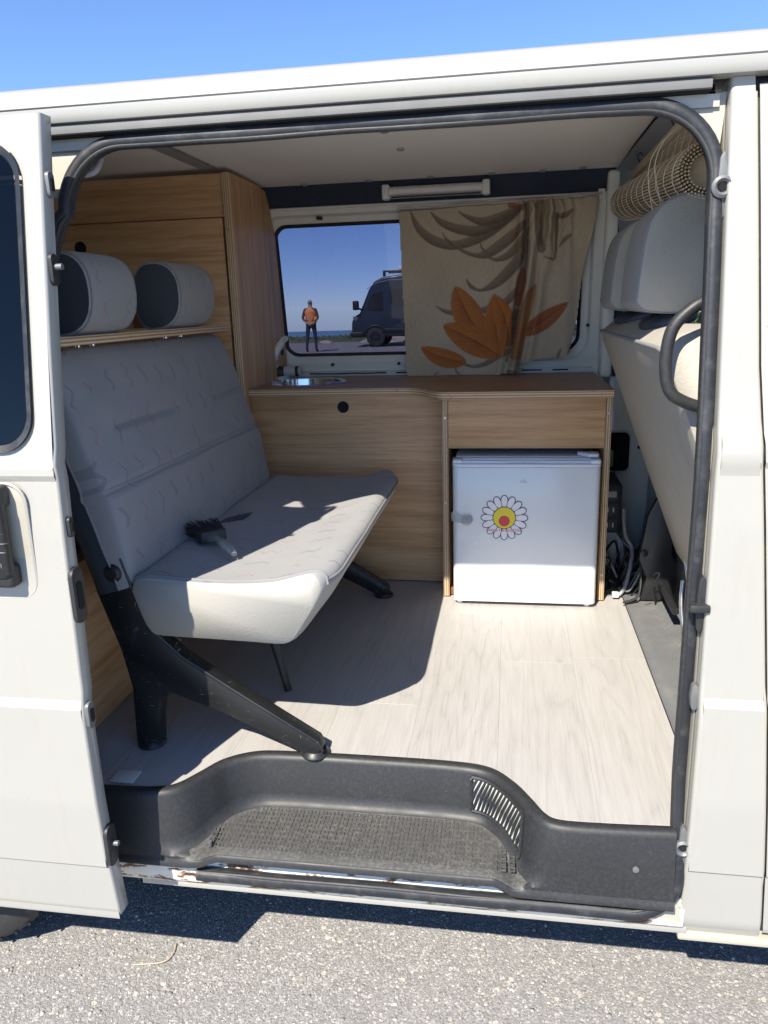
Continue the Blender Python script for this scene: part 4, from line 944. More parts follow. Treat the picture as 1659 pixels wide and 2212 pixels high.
# headrests: D-shaped bolsters with dark end caps
def headrest(y0, y1):
    cx, cz = -.048, 1.500; prof = []
    for q in range(28):
        a = 2*math.pi*q/28; rx = .076 if math.cos(a) > 0 else .052; e = .82
        prof.append((cx+rx*math.copysign(abs(math.cos(a))**e, math.cos(a)), cz+.084*math.copysign(abs(math.sin(a))**e, math.sin(a))+.004*math.cos(a)))
    ysl = [(0, .93), (.006, .975), (.016, 1), (.5*(y1-y0), 1.012), (y1-y0-.016, 1), (y1-y0-.006, .975), (y1-y0, .93)]
    V = [(cx+(x-cx)*s, y0+d, cz+(z-cz)*s) for d, s in ysl for x, z in prof]; k = 28
    F = [(j*k+i, j*k+(i+1) % k, (j+1)*k+(i+1) % k, (j+1)*k+i) for j in range(len(ysl)-1) for i in range(k)]+[tuple(range(k)), tuple(range(len(V)-1, len(V)-k-1, -1))]
    h = mesh('headrest', V, F, None, BN, True, mats=['seat_fabric', 'vinyl_dark'], mi=[0]*((len(ysl)-1)*k)+[1, 1]); fab(h, lambda c: (c.y+.02, math.atan2(c.z-cz, c.x-cx)*.085))
    bm = bmesh.new(); bm.from_mesh(h.data); bmesh.ops.recalc_face_normals(bm, faces=bm.faces); bm.to_mesh(h.data); bm.free(); h.data.set_sharp_from_angle(angle=R(50))
    for j in (1, 5): tube('piping', [V[j*k+i] for i in range(k)], .0024, 'piping', h, 6, closed=True)
    for y in (y0+.07, y1-.07): cyl('rod', (-.055, y, 1.40), (0, 0, 1), .006, .08, 'chrome', h, 12)
headrest(.225, .425); headrest(.66, .90)
# legs: pressed black frames
LEG = [(-.009, .982), (.051, .987), (.063, .973), (.086, .887), (.123, .807), (.175, .756), (.278, .688), (.38, .623), (.459, .573), (.468, .552), (.455, .541), (.426, .540), (.367, .572), (.267, .622), (.186, .652), (.143, .668), (.117, .652), (.106, .606), (.101, .540), (.046, .540), (.052, .676), (.037, .763), (-.002, .895), (-.014, .956)]
for y in (.150, 1.09):
    lg = prism('leg', LEG, 1, y, y+.040, 'worn_black_metal', BN, .006, 2)
    tube('leg_flange', [Vector((x, y-.001, z)) for x, z in LEG[2:10]], .0035, 'worn_black_metal', lg, 6)
    lathe('pivot', [(.020, .002), (.020, -.004), (.013, -.006), (.011, -.009), (.0, -.009)], (.043, y, .940), 'dark_metal', lg, 20, 'y')
    for x, zt in ((.074, .540), (.447, .541)):
        lathe('foot', [(.030, .5325), (.032, .536), (.030, .540), (.024, .546), (.0, .546)], (x, y+.02, 0), 'dark_metal', lg, 20)
tube('cross_tube', [(.16, .19, .79), (.16, 1.09, .79)], .012, 'dark_metal', BN, 10); tube('cross_tube', [(.38, .19, .785), (.38, 1.09, .785)], .010, 'dark_metal', BN, 10)
tube('brace', [(.26, .42, .79), (.31, .44, .535)], .010, 'dark_metal', BN, 8); tube('brace', [(.13, .20, .79), (.30, .20, .785), (.31, .22, .785)], .006, 'dark_metal', BN, 8)
# plywood board that the headrest rods pass through
pb = box('plywood_shelf', -.19, .000, .14, 1.06, 1.400, 1.418, 'ply_z', None, .0008)
tag(pb, 'long narrow plywood board lying between bench backrest and its headrests', 'shelf')
# hand brush on the cushion
HB = empty('hand_brush'); tag(HB, 'small hand brush with black bristles lying on the bench seat', 'brush')
d = Vector((.115, -.125, 0)).normalized(); s_ = Vector((d.y, -d.x, 0)); b0 = Vector((.165, .385, .950))
br = []
for q in range(260):
    a, b = random.uniform(-.033, .033), random.uniform(-.010, .014); p = b0+s_*a+Vector((0, 0, b+.006)); e = p-d*random.uniform(.05, .066)+s_*a*.25+Vector((0, 0, b*.6))
    br.append(tube_data([p, e], [.0016, .0010], 4))
V, F = multi(br); mesh('bristles', V, F, 'ink_black', HB)['kind'] = 'stuff'
prism('ferrule', [(b0+s_*a+d*c)[:2] for a, c in ((-.036, 0), (.036, 0), (.030, .022), (-.030, .022))], 2, .940, .968, 'black_plastic', HB, .004)
tube('handle', [b0+d*.018, b0+d*.04+Vector((0, 0, .004)), b0+d*.08+Vector((0, 0, .002)), b0+d*.115-Vector((0, 0, .004)), b0+d*.135-Vector((0, 0, .010))], [.020, .011, .0125, .013, .007], 'clear_plastic', HB, 12, flat=.6)
# ------------------------------------------------------------------ rear bed box and cushion
BB = box('bed_box', -1.3, -.085, .15, 1.19, .533, .93, 'oak_y', None, .002); tag(BB, 'oak bed box standing on the floor behind the bench', 'box')
BC = box('bed_cushion', -1.3, -.14, .15, 1.19, .932, 1.05, 'cream_cloth', None, .03, 4); tag(BC, 'cream bed cushion lying on the oak box behind the bench', 'cushion')
BL = box('folded_blanket', -.42, -.15, .16, .5, 1.052, 1.16, 'orange_cloth', None, .03, 4); tag(BL, 'rust orange blanket folded on the bed cushion', 'blanket')

# ------------------------------------------------------------------ curtain with a printed leaf pattern
def curtain():
    # print space: the pattern sheet, 1659 x 1536 units, x right, y down
    NU, NV = 250, 230
    def seg_d(px, py, P, W):          # signed mask of a brush stroke with varying half width
        best = np.full(px.shape, -1e9); rel = np.zeros(px.shape)
        for (x0, y0), (x1, y1), w0, w1 in zip(P, P[1:], W, W[1:]):
            dx, dy = x1-x0, y1-y0; t = np.clip(((px-x0)*dx+(py-y0)*dy)/(dx*dx+dy*dy), 0, 1)
            d = np.hypot(px-x0-t*dx, py-y0-t*dy); h = w0+(w1-w0)*t
            side_ = ((px-x0)*dy-(py-y0)*dx)/np.hypot(dx, dy)
            m = h-d; k = m > best; best = np.where(k, m, best); rel = np.where(k, side_/np.maximum(h, 1), rel)
        return best, rel
    def smoothline(P, W, n=6):
        Q = catmull([(a, b, w) for (a, b), w in zip(P, W)], n); return [(q.x, q.y) for q in Q], [max(q.z, .5) for q in Q]
    cx, cy = np.meshgrid(np.linspace(60, 1640, NU), np.linspace(20, 1450, NV))
    base = np.array([.56, .465, .34]); C = np.tile(base, (NV, NU, 1)); C *= (1+.06*np.sin(cx*.011)*np.cos(cy*.009))[..., None]
    def stroke(P, W, c0, c1, al=.9):
        Q, w = smoothline(P, W); m, rel = seg_d(cx, cy, Q, w); a = np.clip(m/5+.5, 0, 1)*al; f = np.clip(rel*.5+.5, 0, 1)[..., None]
        col = np.array(c0)*(1-f)+np.array(c1)*f; C[:] = C*(1-a[..., None])+col*a[..., None]
    dk, lt = (.10, .066, .05), (.25, .19, .145)
    stroke([(195, 170), (260, 290), (390, 380), (560, 405), (760, 330), (950, 200), (1060, 120)], [6, 28, 36, 34, 40, 36, 14], dk, lt)
    stroke([(350, 170), (430, 240), (560, 290), (720, 300), (900, 225), (1040, 130)], [5, 24, 34, 38, 36, 14], dk, lt)
    stroke([(560, 165), (650, 210), (760, 235), (890, 200), (1010, 140)], [4, 18, 32, 34, 20], dk, lt)
    stroke([(520, 400), (600, 450), (700, 480), (800, 460), (960, 350), (1080, 230)], [4, 12, 18, 36, 40, 16], dk, lt)
    stroke([(440, 310), (460, 350), (520, 400)], [2, 8, 10], dk, lt); stroke([(728, 370), (740, 420), (770, 450)], [2, 8, 8], dk, lt)
    stroke([(785, 490), (860, 512), (960, 470), (1040, 380), (1090, 290)], [6, 16, 30, 30, 14], dk, lt)
    stroke([(625, 660), (665, 715), (740, 740), (850, 690), (960, 590), (1050, 470), (1080, 380)], [6, 16, 12, 34, 42, 34, 20], dk, lt)
    stroke([(385, 860), (460, 900), (560, 915), (700, 905), (800, 880), (930, 830), (1010, 740)], [3, 16, 22, 24, 26, 30, 22], dk, lt)
    stroke([(590, 1310), (680, 1335), (780, 1310), (880, 1240), (960, 1210)], [10, 14, 20, 30, 22], (.15, .115, .09), lt)
    stroke([(540, 1340), (550, 1380), (600, 1418)], [5, 7, 3], dk, lt); stroke([(375, 1420), (382, 1390), (405, 1378)], [4, 6, 3], dk, lt)
    def leaf(P0, P1, w, bend, c0, c1, tip=.45):
        n = 14; L = math.hypot(P1[0]-P0[0], P1[1]-P0[1]); ux, uy = (P1[0]-P0[0])/L, (P1[1]-P0[1])/L
        P, W = [], []
        for k in range(n+1):
            t = k/n; b = bend*math.sin(math.pi*t); P.append((P0[0]+ux*L*t-uy*b, P0[1]+uy*L*t+ux*b)); W.append(max(.6, w*math.sin(math.pi*min(1, t**.85))**.8))
        m, rel = seg_d(cx, cy, P, W); a = np.clip(m/4+.5, 0, 1)[..., None]; f = np.clip(rel*.9+.5, 0, 1)
        vein = np.exp(-((rel)/.055)**2)*.55; f = np.where(rel > 0, .25+.5*np.abs(rel), .85-.4*np.abs(rel)); f = f[..., None]
        col = (np.array(c0)*(1-f)+np.array(c1)*f)*(1-vein[..., None]); C[:] = C*(1-a)+col*a
    O0, O1 = (.34, .08, .016), (.60, .20, .03); R0, R1 = (.28, .065, .025), (.44, .125, .035)
    leaf((760, 1110), (540, 712), 112, -22, R0, O1); leaf((885, 1255), (843, 765), 92, -10, O0, O1); leaf((960, 1180), (835, 770), 82, 28, O0, O1)
    leaf((620, 1300), (262, 1180), 74, -22, O0, O1); leaf((870, 1240), (443, 1008), 112, 8, O0, O1)
    leaf((1050, 1090), (1402, 832), 66, 10, R0, R1)
    # gathered bundle
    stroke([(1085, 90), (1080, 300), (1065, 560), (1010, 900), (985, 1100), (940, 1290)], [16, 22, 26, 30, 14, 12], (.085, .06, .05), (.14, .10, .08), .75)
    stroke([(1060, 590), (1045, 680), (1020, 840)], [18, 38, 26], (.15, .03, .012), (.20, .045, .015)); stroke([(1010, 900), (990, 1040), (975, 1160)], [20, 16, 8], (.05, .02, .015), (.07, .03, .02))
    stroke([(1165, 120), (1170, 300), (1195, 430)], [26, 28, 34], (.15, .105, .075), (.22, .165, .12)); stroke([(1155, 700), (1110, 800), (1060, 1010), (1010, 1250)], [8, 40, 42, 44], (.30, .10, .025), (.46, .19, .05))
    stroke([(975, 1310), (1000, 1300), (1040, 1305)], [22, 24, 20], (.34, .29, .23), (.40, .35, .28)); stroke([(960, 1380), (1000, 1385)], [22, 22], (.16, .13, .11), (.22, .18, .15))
    stroke([(1215, 490), (1265, 505), (1300, 480), (1305, 180)], [4, 8, 9, 14], dk, (.18, .14, .1)); stroke([(1325, 420), (1370, 360), (1415, 328)], [4, 16, 6], dk, lt); stroke([(1290, 200), (1360, 190), (1420, 150)], [8, 22, 10], dk, lt)
    stroke([(1325, 1265), (1340, 1230), (1352, 1200)], [8, 10, 4], dk, lt); stroke([(960, 120), (1040, 140), (1050, 160)], [20, 16, 8], (.26, .09, .04), (.30, .12, .05))
    V = []; F = []
    TL, TR, BL, BR = (.441, 1.846), (1.151, 1.808), (.427, 1.184), (1.165, 1.179)
    keep = []
    for j in range(NV):
        for i in range(NU):
            a, b = cx[j, i], cy[j, i]; u, v = (a-60)/1580, (b-20)/1430
            x = (TL[0]*(1-u)+TR[0]*u)*(1-v)+(BL[0]*(1-u)+BR[0]*u)*v; z = (TL[1]*(1-u)+TR[1]*u)*(1-v)+(BL[1]*(1-u)+BR[1]*u)*v
            s = a-(1170-190*(b/1400)**1.3)      # distance from the gathered fold line
            g = math.exp(-(s/115)**2); gt = math.exp(-((a-1200)/190)**2)*math.exp(-(b/420)**2)
            y = 1.606+.038*v
            y -= g*.046*(.55+.45*math.cos(s*.055))+gt*.020*math.cos(a*.085+mn.noise((b*.01, 0, 0))*2)
            y -= .004*math.sin(a*.013+b*.002)+.003*mn.noise((a*.006, b*.006, 1)); y += .012*max(0, s-60)/400*math.cos(a*.03)
            y = min(y, fary(z)-.020)
            if b > 1390: z = max(z, 1.2035)
            V.append((x, y, max(z, 1.2035)))
            le = 95+50*(b/1425); re = 1610-195*min(1, (b-50)/1200)+10*math.sin(b*.008)-35*max(0, (b-700)/500)*0
            te = 165-115*(a-95)/1515
            be = 1428-.02*a if a < 868 else (1428-(a-868)*.9 if a < 895 else 1395 if a < 1042 else 1318-.19*(a-1042)+8*math.sin(a*.02))
            keep.append(le <= a <= re and te <= b <= be)
    for j in range(NV-1):
        for i in range(NU-1):
            q = (j*NU+i, j*NU+i+1, (j+1)*NU+i+1, (j+1)*NU+i)
            if all(keep[k] for k in q): F.append(q)
    me = bpy.data.meshes.new('curtain'); me.from_pydata(V, [], F); me.materials.append(MATS['curtain_cloth'])
    at = me.color_attributes.new('print', 'FLOAT_COLOR', 'POINT'); at.data.foreach_set('color', np.concatenate([np.clip(C, .01, 1), np.ones((NV, NU, 1))], -1).reshape(-1).astype(np.float32))
    bm = bmesh.new(); bm.from_mesh(me); bmesh.ops.delete(bm, geom=[v for v in bm.verts if not v.link_faces], context='VERTS'); bm.to_mesh(me); bm.free()
    me.polygons.foreach_set('use_smooth', [True]*len(me.polygons))
    o = link(bpy.data.objects.new('curtain', me)); s = o.modifiers.new('solid', 'SOLIDIFY'); s.thickness = .0012; s.offset = 0
    tag(o, 'beige linen curtain printed with orange and brown leaves over the side window', 'curtain')
    tube('heading_cord', [(.45, 1.606, 1.7865), (.8, 1.604, 1.790), (1.145, 1.606, 1.800)], .0035, 'cream_cloth', o, 8)
curtain()
# ------------------------------------------------------------------ rolled bamboo blind behind the cab seats
def blind():
    RB = empty('bamboo_blind'); tag(RB, 'rolled up bamboo slat blind hanging above the front seats', 'blind')
    y0, y1 = .42, 1.50; x0 = 1.222
    box('head_batten', x0-.006, x0+.010, y0, y1-.06, 1.815, 1.840, 'bamboo', RB, .002)
    parts = []
    for i in range(14):
        z = 1.808-i*.0068; yy = y1-.02-random.uniform(0, .015); parts.append(tube_data([(x0-i*.0006, y0, z), (x0-i*.0006+random.uniform(-.001, .001), (y0+y1)/2, z+random.uniform(-.001, .001)), (x0-i*.0006, yy, z)], .0024, 5))
    V, F = multi(parts); mesh('hanging_slats', V, F, 'bamboo', RB)['kind'] = 'stuff'
    parts = []; rc = Vector((x0-.004, 0, 1.722)); zf = lambda y: .034*((y-.96)/.54)
    for ring_ in range(4):
        rr = .056-ring_*.0065; nn = int(2*math.pi*rr/.0072)
        for q in range(nn):
            a = 2*math.pi*q/nn+ring_*.3; px, pz = rc.x+rr*math.cos(a), rc.z+rr*.92*math.sin(a); e = random.uniform(0, .018)
            parts.append(tube_data([(px, y0-.02, pz+zf(y0)), (px+random.uniform(-.0008, .0008), (y0+y1)/2, pz), (px, y1-e, pz+zf(y1))], .0024, 4))
    V, F = multi(parts); mesh('rolled_slats', V, F, 'bamboo', RB)['kind'] = 'stuff'
    cyl('roll_core', (rc.x, (y0+y1)/2, rc.z), (0, 1.08, .068), .032, y1-y0-.02, 'bamboo', RB, 20)
    for q in range(12):
        y = y0+.02+q*.092
        tube('warp_string', [(rc.x+.0595*math.cos(R(a)), y+.006*math.sin(R(a)*2), rc.z+zf(y)+.0548*math.sin(R(a))) for a in range(0, 360, 15)], .0011, 'string', RB, 5, closed=True)
        tube('warp_string', [(x0-.004, y, 1.81), (x0-.012, y+.003, 1.775), (x0-.02, y, 1.745)], .0010, 'string', RB, 5)
    for q, (ya, za) in enumerate(((.52, 1.60), (.60, 1.585))):
        tube('pull_cord', catmull([(x0-.01, ya, 1.81), (x0-.065, ya-.02, 1.77), (x0-.085, ya-.01, 1.72), (x0-.07, ya+.01, za+.06), (x0-.055, ya+.03, za+.02)], 6), .0011, 'string', RB, 6)
    for y in (.80, 1.30): tube('hook', catmull([(x0, y, 1.845), (x0-.008, y, 1.860), (x0, y, 1.872), (x0+.008, y, 1.862)], 4), .002, 'ink_black', RB, 5)
    cyl('pulley', (x0-.02, 1.36, 1.79), (0, 1, 0), .012, .012, 'steel', RB, 14)
blind()
# ------------------------------------------------------------------ front passenger bench
def pad(name, c, size, axes, m, parent, p=3.2, n=26, mats=None, bulge=1.0):
    """superellipsoid cushion: size half extents along the three axes"""
    V, F = [], []
    def se(t, e): return math.copysign(abs(math.cos(t))**e, math.cos(t)), math.copysign(abs(math.sin(t))**e, math.sin(t))
    e = 2/p; nu_, nv_ = n*2, n
    for j in range(nv_+1):
        cv, sv = se(-math.pi/2+math.pi*j/nv_, e)
        for i in range(nu_):
            cu, su = se(2*math.pi*i/nu_, e); V.append(Vector(c)+axes[0]*size[0]*cv*cu+axes[1]*size[1]*cv*su+axes[2]*size[2]*sv)
    for j in range(nv_):
        for i in range(nu_): F.append((j*nu_+i, j*nu_+(i+1) % nu_, (j+1)*nu_+(i+1) % nu_, (j+1)*nu_+i))
    o = mesh(name, V, F, m, parent, True)
    bm = bmesh.new(); bm.from_mesh(o.data); bmesh.ops.remove_doubles(bm, verts=bm.verts, dist=1e-5); bm.to_mesh(o.data); bm.free(); return o
def cab_seat(lab, name, yc0, yc1, heads, dx=0):
    PS = empty(name); tag(PS, lab, 'seat', 'front seats of the campervan')
    up = Vector((-.355, 0, 1)).normalized(); ba = Vector((-up.z, 0, up.x)); Yv = Vector((0, 1, 0))        # ba points to the rear (towards -x)
    top = Vector((1.105+dx, 0, 1.372)); 
    # backrest slab
    h = .74
    pts = []
    prof = [(0, 0), (.012, .006), (.022, .018), (.026, .035), (.024, .5), (.010, h-.02), (-.02, h)]   # not used: see loft below
    R1_ = [(.000, .000), (.035, .012), (.075, .010), (.115, -.004), (.135, -.030), (.140, -.08), (.150, -.35), (.150, -.70), (.03, -.72), (.012, -.70), (.004, -.40), (.0, -.10), (-.004, -.03)]
    ysl = [(yc0, .90), (yc0+.012, .97), (yc0+.035, 1), ((yc0+yc1)/2, 1.0), (yc1-.035, 1), (yc1-.012, .97), (yc1, .90)]
    cpt = Vector((.075, -.36)); V = []
    for y, s in ysl:
        for a, b in R1_:
            q = cpt+Vector(((a-cpt.x)*s, (b-cpt.y)*(.5+.5*s))); P = top-ba*q.x+up*q.y; V.append((P.x, y, P.z))
    k = len(R1_); F = [(j*k+i, j*k+(i+1) % k, (j+1)*k+(i+1) % k, (j+1)*k+i) for j in range(len(ysl)-1) for i in range(k)]+[tuple(range(k)), tuple(range(len(V)-1, len(V)-k-1, -1))]
    bk = mesh('backrest', V, F, 'seat_vinyl', PS, True); bk.data.set_sharp_from_angle(angle=R(55))
    tube('piping', [V[j*k+0] for j in range(1, len(ysl)-1)], .005, 'piping', bk, 8)
    # shaded gap under each headrest, put in as a flat dark pad
    for (ya, yb) in heads:
        ym = (ya+yb)/2; wdt = (yb-ya)/2
        P = top-ba*.085+up*.012; pad('gap_shade_pad', (P.x, ym, P.z), (.055, wdt*.95, .02), (-ba, Yv, up), 'vinyl_dark', PS, 3, 14)
        H = [(1.081, 1.452), (1.084, 1.50), (1.092, 1.575), (1.106, 1.618), (1.130, 1.643), (1.160, 1.652), (1.192, 1.645), (1.215, 1.62), (1.226, 1.57), (1.228, 1.50), (1.222, 1.46), (1.205, 1.437), (1.16, 1.428), (1.11, 1.431), (1.090, 1.438)]
        H = [(1.178+(q.x-1.155)*1.10+dx, 1.538+(q.y-1.54)*1.0) for q in catmull([(a_, b_, 0) for a_, b_ in H]+[(H[0][0], H[0][1], 0)], 3)][:-1]; kk = len(H); hcx, hcz = 1.178+dx, 1.538
        lay = [(ya, .955), (ya+.004, .985), (ya+.012, 1.0), (ym, 1.01), (yb-.012, 1.0), (yb-.004, .985), (yb, .955)]
        V2 = [(hcx+(a_-hcx)*s, y_, hcz+(b_-hcz)*s) for y_, s in lay for a_, b_ in H]
        F2 = [(j*kk+i, j*kk+(i+1) % kk, (j+1)*kk+(i+1) % kk, (j+1)*kk+i) for j in range(len(lay)-1) for i in range(kk)]+[tuple(range(kk)), tuple(range(len(V2)-1, len(V2)-kk-1, -1))]
        hh = mesh('headrest', V2, F2, None, PS, True, mats=['seat_vinyl', 'pad_fabric'], mi=[1]*((len(lay)-1)*kk)+[0, 0])
        bm = bmesh.new(); bm.from_mesh(hh.data); bmesh.ops.recalc_face_normals(bm, faces=bm.faces); bm.to_mesh(hh.data); bm.free(); hh.data.set_sharp_from_angle(angle=R(60))
        for j_ in (1, 5): tube('seam', [V2[j_*kk+i] for i in range(kk)], .0022, 'piping', hh, 6, closed=True)
        for yy in (ym-.045, ym+.045):
            P0 = top-ba*.062+up*.0; P1 = Vector((1.175+dx, 0, 1.46)); tube('rod', [(P0.x, yy, P0.z), (P1.x, yy, P1.z)], .0065, 'chrome', hh, 12)
            cyl('rod_collar', (P0.x, yy, P0.z+.012), up, .012, .012, 'black_plastic', hh, 14)
    # cushion and base
    box('seat_cushion', 1.36+dx, 1.86+dx, yc0+.02, yc1-.02, .86, 1.0, 'vinyl_dark', PS, .04, 4)
    box('seat_base', 1.40+dx, 1.80+dx, yc0+.06, yc1-.06, .54, .858, 'dark_metal', PS, .012, 2)
    return PS
cab_seat('pale grey front passenger bench seen from behind with two headrests', 'passenger_seat', .14, 1.10, ((.40, .63), (.83, 1.05)))
cab_seat('pale grey driver seat on the far side beyond the passenger bench', 'driver_seat', 1.12, 1.60, ((1.22, 1.50),), .09)
# seat frame, belts and clutter between cab and cabinet
SFm = empty('seat_frame'); tag(SFm, 'black metal seat frame on the cab floor behind the passenger seat', 'frame')
prism('side_plate', [(1.27, .82), (1.305, .90), (1.33, .90), (1.35, .80), (1.345, .70), (1.40, .60), (1.40, .545), (1.26, .545), (1.275, .62), (1.25, .68)], 1, 1.10, 1.125, 'dark_metal', SFm, .004)
prism('side_plate', [(1.35, .545), (1.345, .66), (1.37, .74), (1.46, .70), (1.46, .545)], 1, .86, .885, 'dark_metal', SFm, .004)
tube('slide_tube', [(1.32, .88, .60), (1.32, 1.12, .60)], .012, 'dark_metal', SFm, 8); tube('lever', catmull([(1.33, .86, .70), (1.325, .84, .64), (1.33, .82, .58), (1.335, .80, .545)], 5), .007, 'steel', SFm, 8)
lathe('bolt_eye', [(.011, 0), (.011, -.006), (.005, -.008), (.0, -.008)], (1.262, 1.098, .70), 'dark_metal', SFm, 18, 'y')
tube('lever', [(1.335, .95, .83), (1.35, .90, .70), (1.36, .88, .60)], .006, 'steel', SFm, 8)
box('heater_box', 1.36, 1.56, 1.02, 1.30, .545, .86, 'black_plastic', SFm, .02, 3)
CM = empty('battery_clip'); tag(CM, 'pale green plastic clip in the pillar opening beside the cabinet', 'clip')
box('clip_body', 1.175, 1.222, 1.585, 1.603, .870, .930, 'green_plastic', CM, .003); box('clip_loop', 1.185, 1.208, 1.588, 1.600, .932, .945, 'green_plastic', CM, .003); cyl('clip_knob', (1.198, 1.583, .885), (0, 1, 0), .010, .008, 'black_plastic', CM, 14)
IV = empty('power_inverter'); tag(IV, 'black power inverter with sockets mounted on the cabinet side', 'inverter')
box('case', 1.160, 1.225, 1.34, 1.55, .70, .86, 'black_plastic', IV, .006)
for z in (.722, .775, .828): box('socket', 1.166, 1.212, 1.336, 1.3405, z-.020, z+.020, 'vinyl_dark', IV, .003); 
for z in (.722, .775): 
    for x in (1.180, 1.198): box('socket_slot', x-.002, x+.002, 1.3345, 1.3362, z-.008, z+.008, 'white_plastic', IV, 0)
box('display', 1.172, 1.206, 1.3345, 1.3362, .818, .838, 'logo_grey', IV, 0)
WB = prism('plastic_canister', [(1.16, .56), (1.25, .56), (1.245, .64), (1.215, .69), (1.16, .69)], 1, 1.36, 1.52, 'tray', None, .008, 2); tag(WB, 'pale plastic canister below the power inverter', 'canister')
CB = empty('cable_tangle'); tag(CB, 'tangle of black and white wires on the floor beside the refrigerator', 'cables')
rr = random.Random(5)
for q in range(17):
    p = Vector((rr.uniform(1.17, 1.25), rr.uniform(1.14, 1.34), .538)); P = [p]
    for k in range(6): P.append(Vector((min(1.30, max(1.162, P[-1].x+rr.uniform(-.05, .05))), P[-1].y+rr.uniform(-.05, .05), .540+rr.random()**1.6*.13)))
    tube('wire', catmull(P, 5), rr.choice((.002, .003, .004)), rr.choice(('cable_black',)*6+('cable_white',)), CB, 6)
for q in range(3): box('connector', 1.18+q*.02, 1.20+q*.02, 1.13+q*.03, 1.15+q*.03, .54, .555+.01*q, ('white_plastic', 'black_plastic', 'clear_plastic')[q], CB, .002)
WC = tube('white_hose', catmull([(1.20, 1.15, .539), (1.222, 1.165, .565), (1.245, 1.22, .62), (1.255, 1.28, .66), (1.235, 1.30, .70), (1.23, 1.33, .78)], 6), .0065, 'cable_white', None, 8); tag(WC, 'thin white hose rising from the floor edge by the cab mat', 'hose')
TW = tube('dry_stem', catmull([(.005, .085, .004), (.04, .09, .005), (.075, .10, .006), (.085, .125, .005), (.080, .155, .004)], 6), .0013, 'twig', None, 6); tag(TW, 'pale dry stem lying on the asphalt in front of the van', 'stem')
# ------------------------------------------------------------------ person with orange vest beyond the window
def person():
    PX, PY = -5.95, 25.4
    e = empty('person'); tag(e, 'person in an orange vest and dark trousers standing with hands behind the back', 'person')
    vs = [((0, 0, .98), .145), ((0, 0, 1.18), .150), ((0, .01, 1.38), .165), ((0, 0, 1.48), .11), ((0, .0, 1.54), .058), ((0, -.01, 1.64), .088), ((0, -.01, 1.73), .085),
          ((-.10, 0, .90), .098), ((-.13, -.01, .52), .066), ((-.15, 0, .12), .048), ((-.155, -.06, .05), .042), ((-.16, -.20, .035), .036),
          ((.10, 0, .90), .098), ((.15, -.01, .52), .066), ((.19, 0, .12), .048), ((.20, -.06, .05), .042), ((.21, -.20, .035), .036),
          ((-.19, 0, 1.43), .068), ((-.27, .06, 1.16), .050), ((-.12, .18, .98), .037), ((-.04, .20, .96), .030),
          ((.19, 0, 1.43), .068), ((.27, .06, 1.16), .050), ((.12, .18, 1.0), .037), ((.03, .215, .97), .030)]
    ed = [(0, 1), (1, 2), (2, 3), (3, 4), (4, 5), (5, 6), (0, 7), (7, 8), (8, 9), (9, 10), (10, 11), (0, 12), (12, 13), (13, 14), (14, 15), (15, 16), (2, 17), (17, 18), (18, 19), (19, 20), (2, 21), (21, 22), (22, 23), (23, 24)]
    for s, b in ((-1, 20), (1, 24)):
        hx, hy, hz = vs[b][0]
        for f in range(5):
            i = len(vs); L = (.045, .075, .08, .075, .06)[f]; vs.append(((hx-s*.02, hy+.01, hz+.02-f*.011), .010)); vs.append(((hx-s*(.02+L), hy+.012, hz+.01-f*.015), .009)); ed += [(b, i), (i, i+1)]
    me = bpy.data.meshes.new('body'); me.from_pydata([(-x, -y, z) for (x, y, z), _ in vs], ed, [])   # back turned to the viewer: hands on the -y side
    o = bpy.data.objects.new('body', me); link(o, e); bpy.context.view_layer.objects.active = o
    o.modifiers.new('skin', 'SKIN'); 
    for v, (_, r) in zip(me.skin_vertices[0].data, vs): v.radius = (r, r)
    me.skin_vertices[0].data[0].use_root = True
    o.modifiers['skin'].use_smooth_shade = True; sb = o.modifiers.new('sub', 'SUBSURF'); sb.levels = 1; sb.render_levels = 1
    dg = bpy.context.evaluated_depsgraph_get(); m2 = bpy.data.meshes.new_from_object(o.evaluated_get(dg)); o.modifiers.clear(); o.data = m2
    m2.materials.clear(); 
    for k in ('skin', 'hair', 'sleeve', 'denim', 'camper_black'): m2.materials.append(MATS[k])
    for p in m2.polygons:
        c = p.center; arm = abs(c.x) > .16 and c.z > 1.0 or (c.y < -.12 and c.z > .9)
        p.material_index = 1 if c.z > 1.66 or (c.z > 1.56 and c.y < -.02) else 0 if c.z > 1.5 else 0 if (c.y < -.17 and .9 < c.z < 1.06) else 2 if c.z > .98 else 3 if c.z > .09 else 4
        p.use_smooth = True
    o.location = (PX, PY, 0)
    V = []; n_ = 24; rows = [(.98, .168, .125), (1.06, .175, .135), (1.18, .185, .145), (1.30, .200, .150), (1.40, .205, .145), (1.46, .17, .12), (1.50, .09, .08)]
    for z, a, b in rows:
        for q in range(n_): V.append((PX+a*math.cos(2*math.pi*q/n_), PY+b*math.sin(2*math.pi*q/n_), z+.012*math.sin(z*90)))
    F = [(j*n_+i, j*n_+(i+1) % n_, (j+1)*n_+(i+1) % n_, (j+1)*n_+i) for j in range(len(rows)-1) for i in range(n_)]
    mesh('vest', V, F, 'vest_orange', e, True)
    for z in (1.10, 1.16, 1.22, 1.28, 1.34): tube('quilt_line', [(PX+.203*math.cos(R(a))*(.9+.1*(z-1)/.3), PY+.154*math.sin(R(a))*(.9+.1*(z-1)/.3), z) for a in range(0, 360, 20)], .008, 'vest_orange', e, 6, closed=True)
    mesh('cap_hair', *(lambda d: d)(cyl_data((PX, PY-.012, 1.70), (0, 0, 1), .088, .10, 16, .05)), 'hair', e, True)
    box('jacket_tail', PX+.14, PX+.25, PY-.14, PY-.08, 1.00, 1.20, 'vest_orange', e, .025, 3)
person()
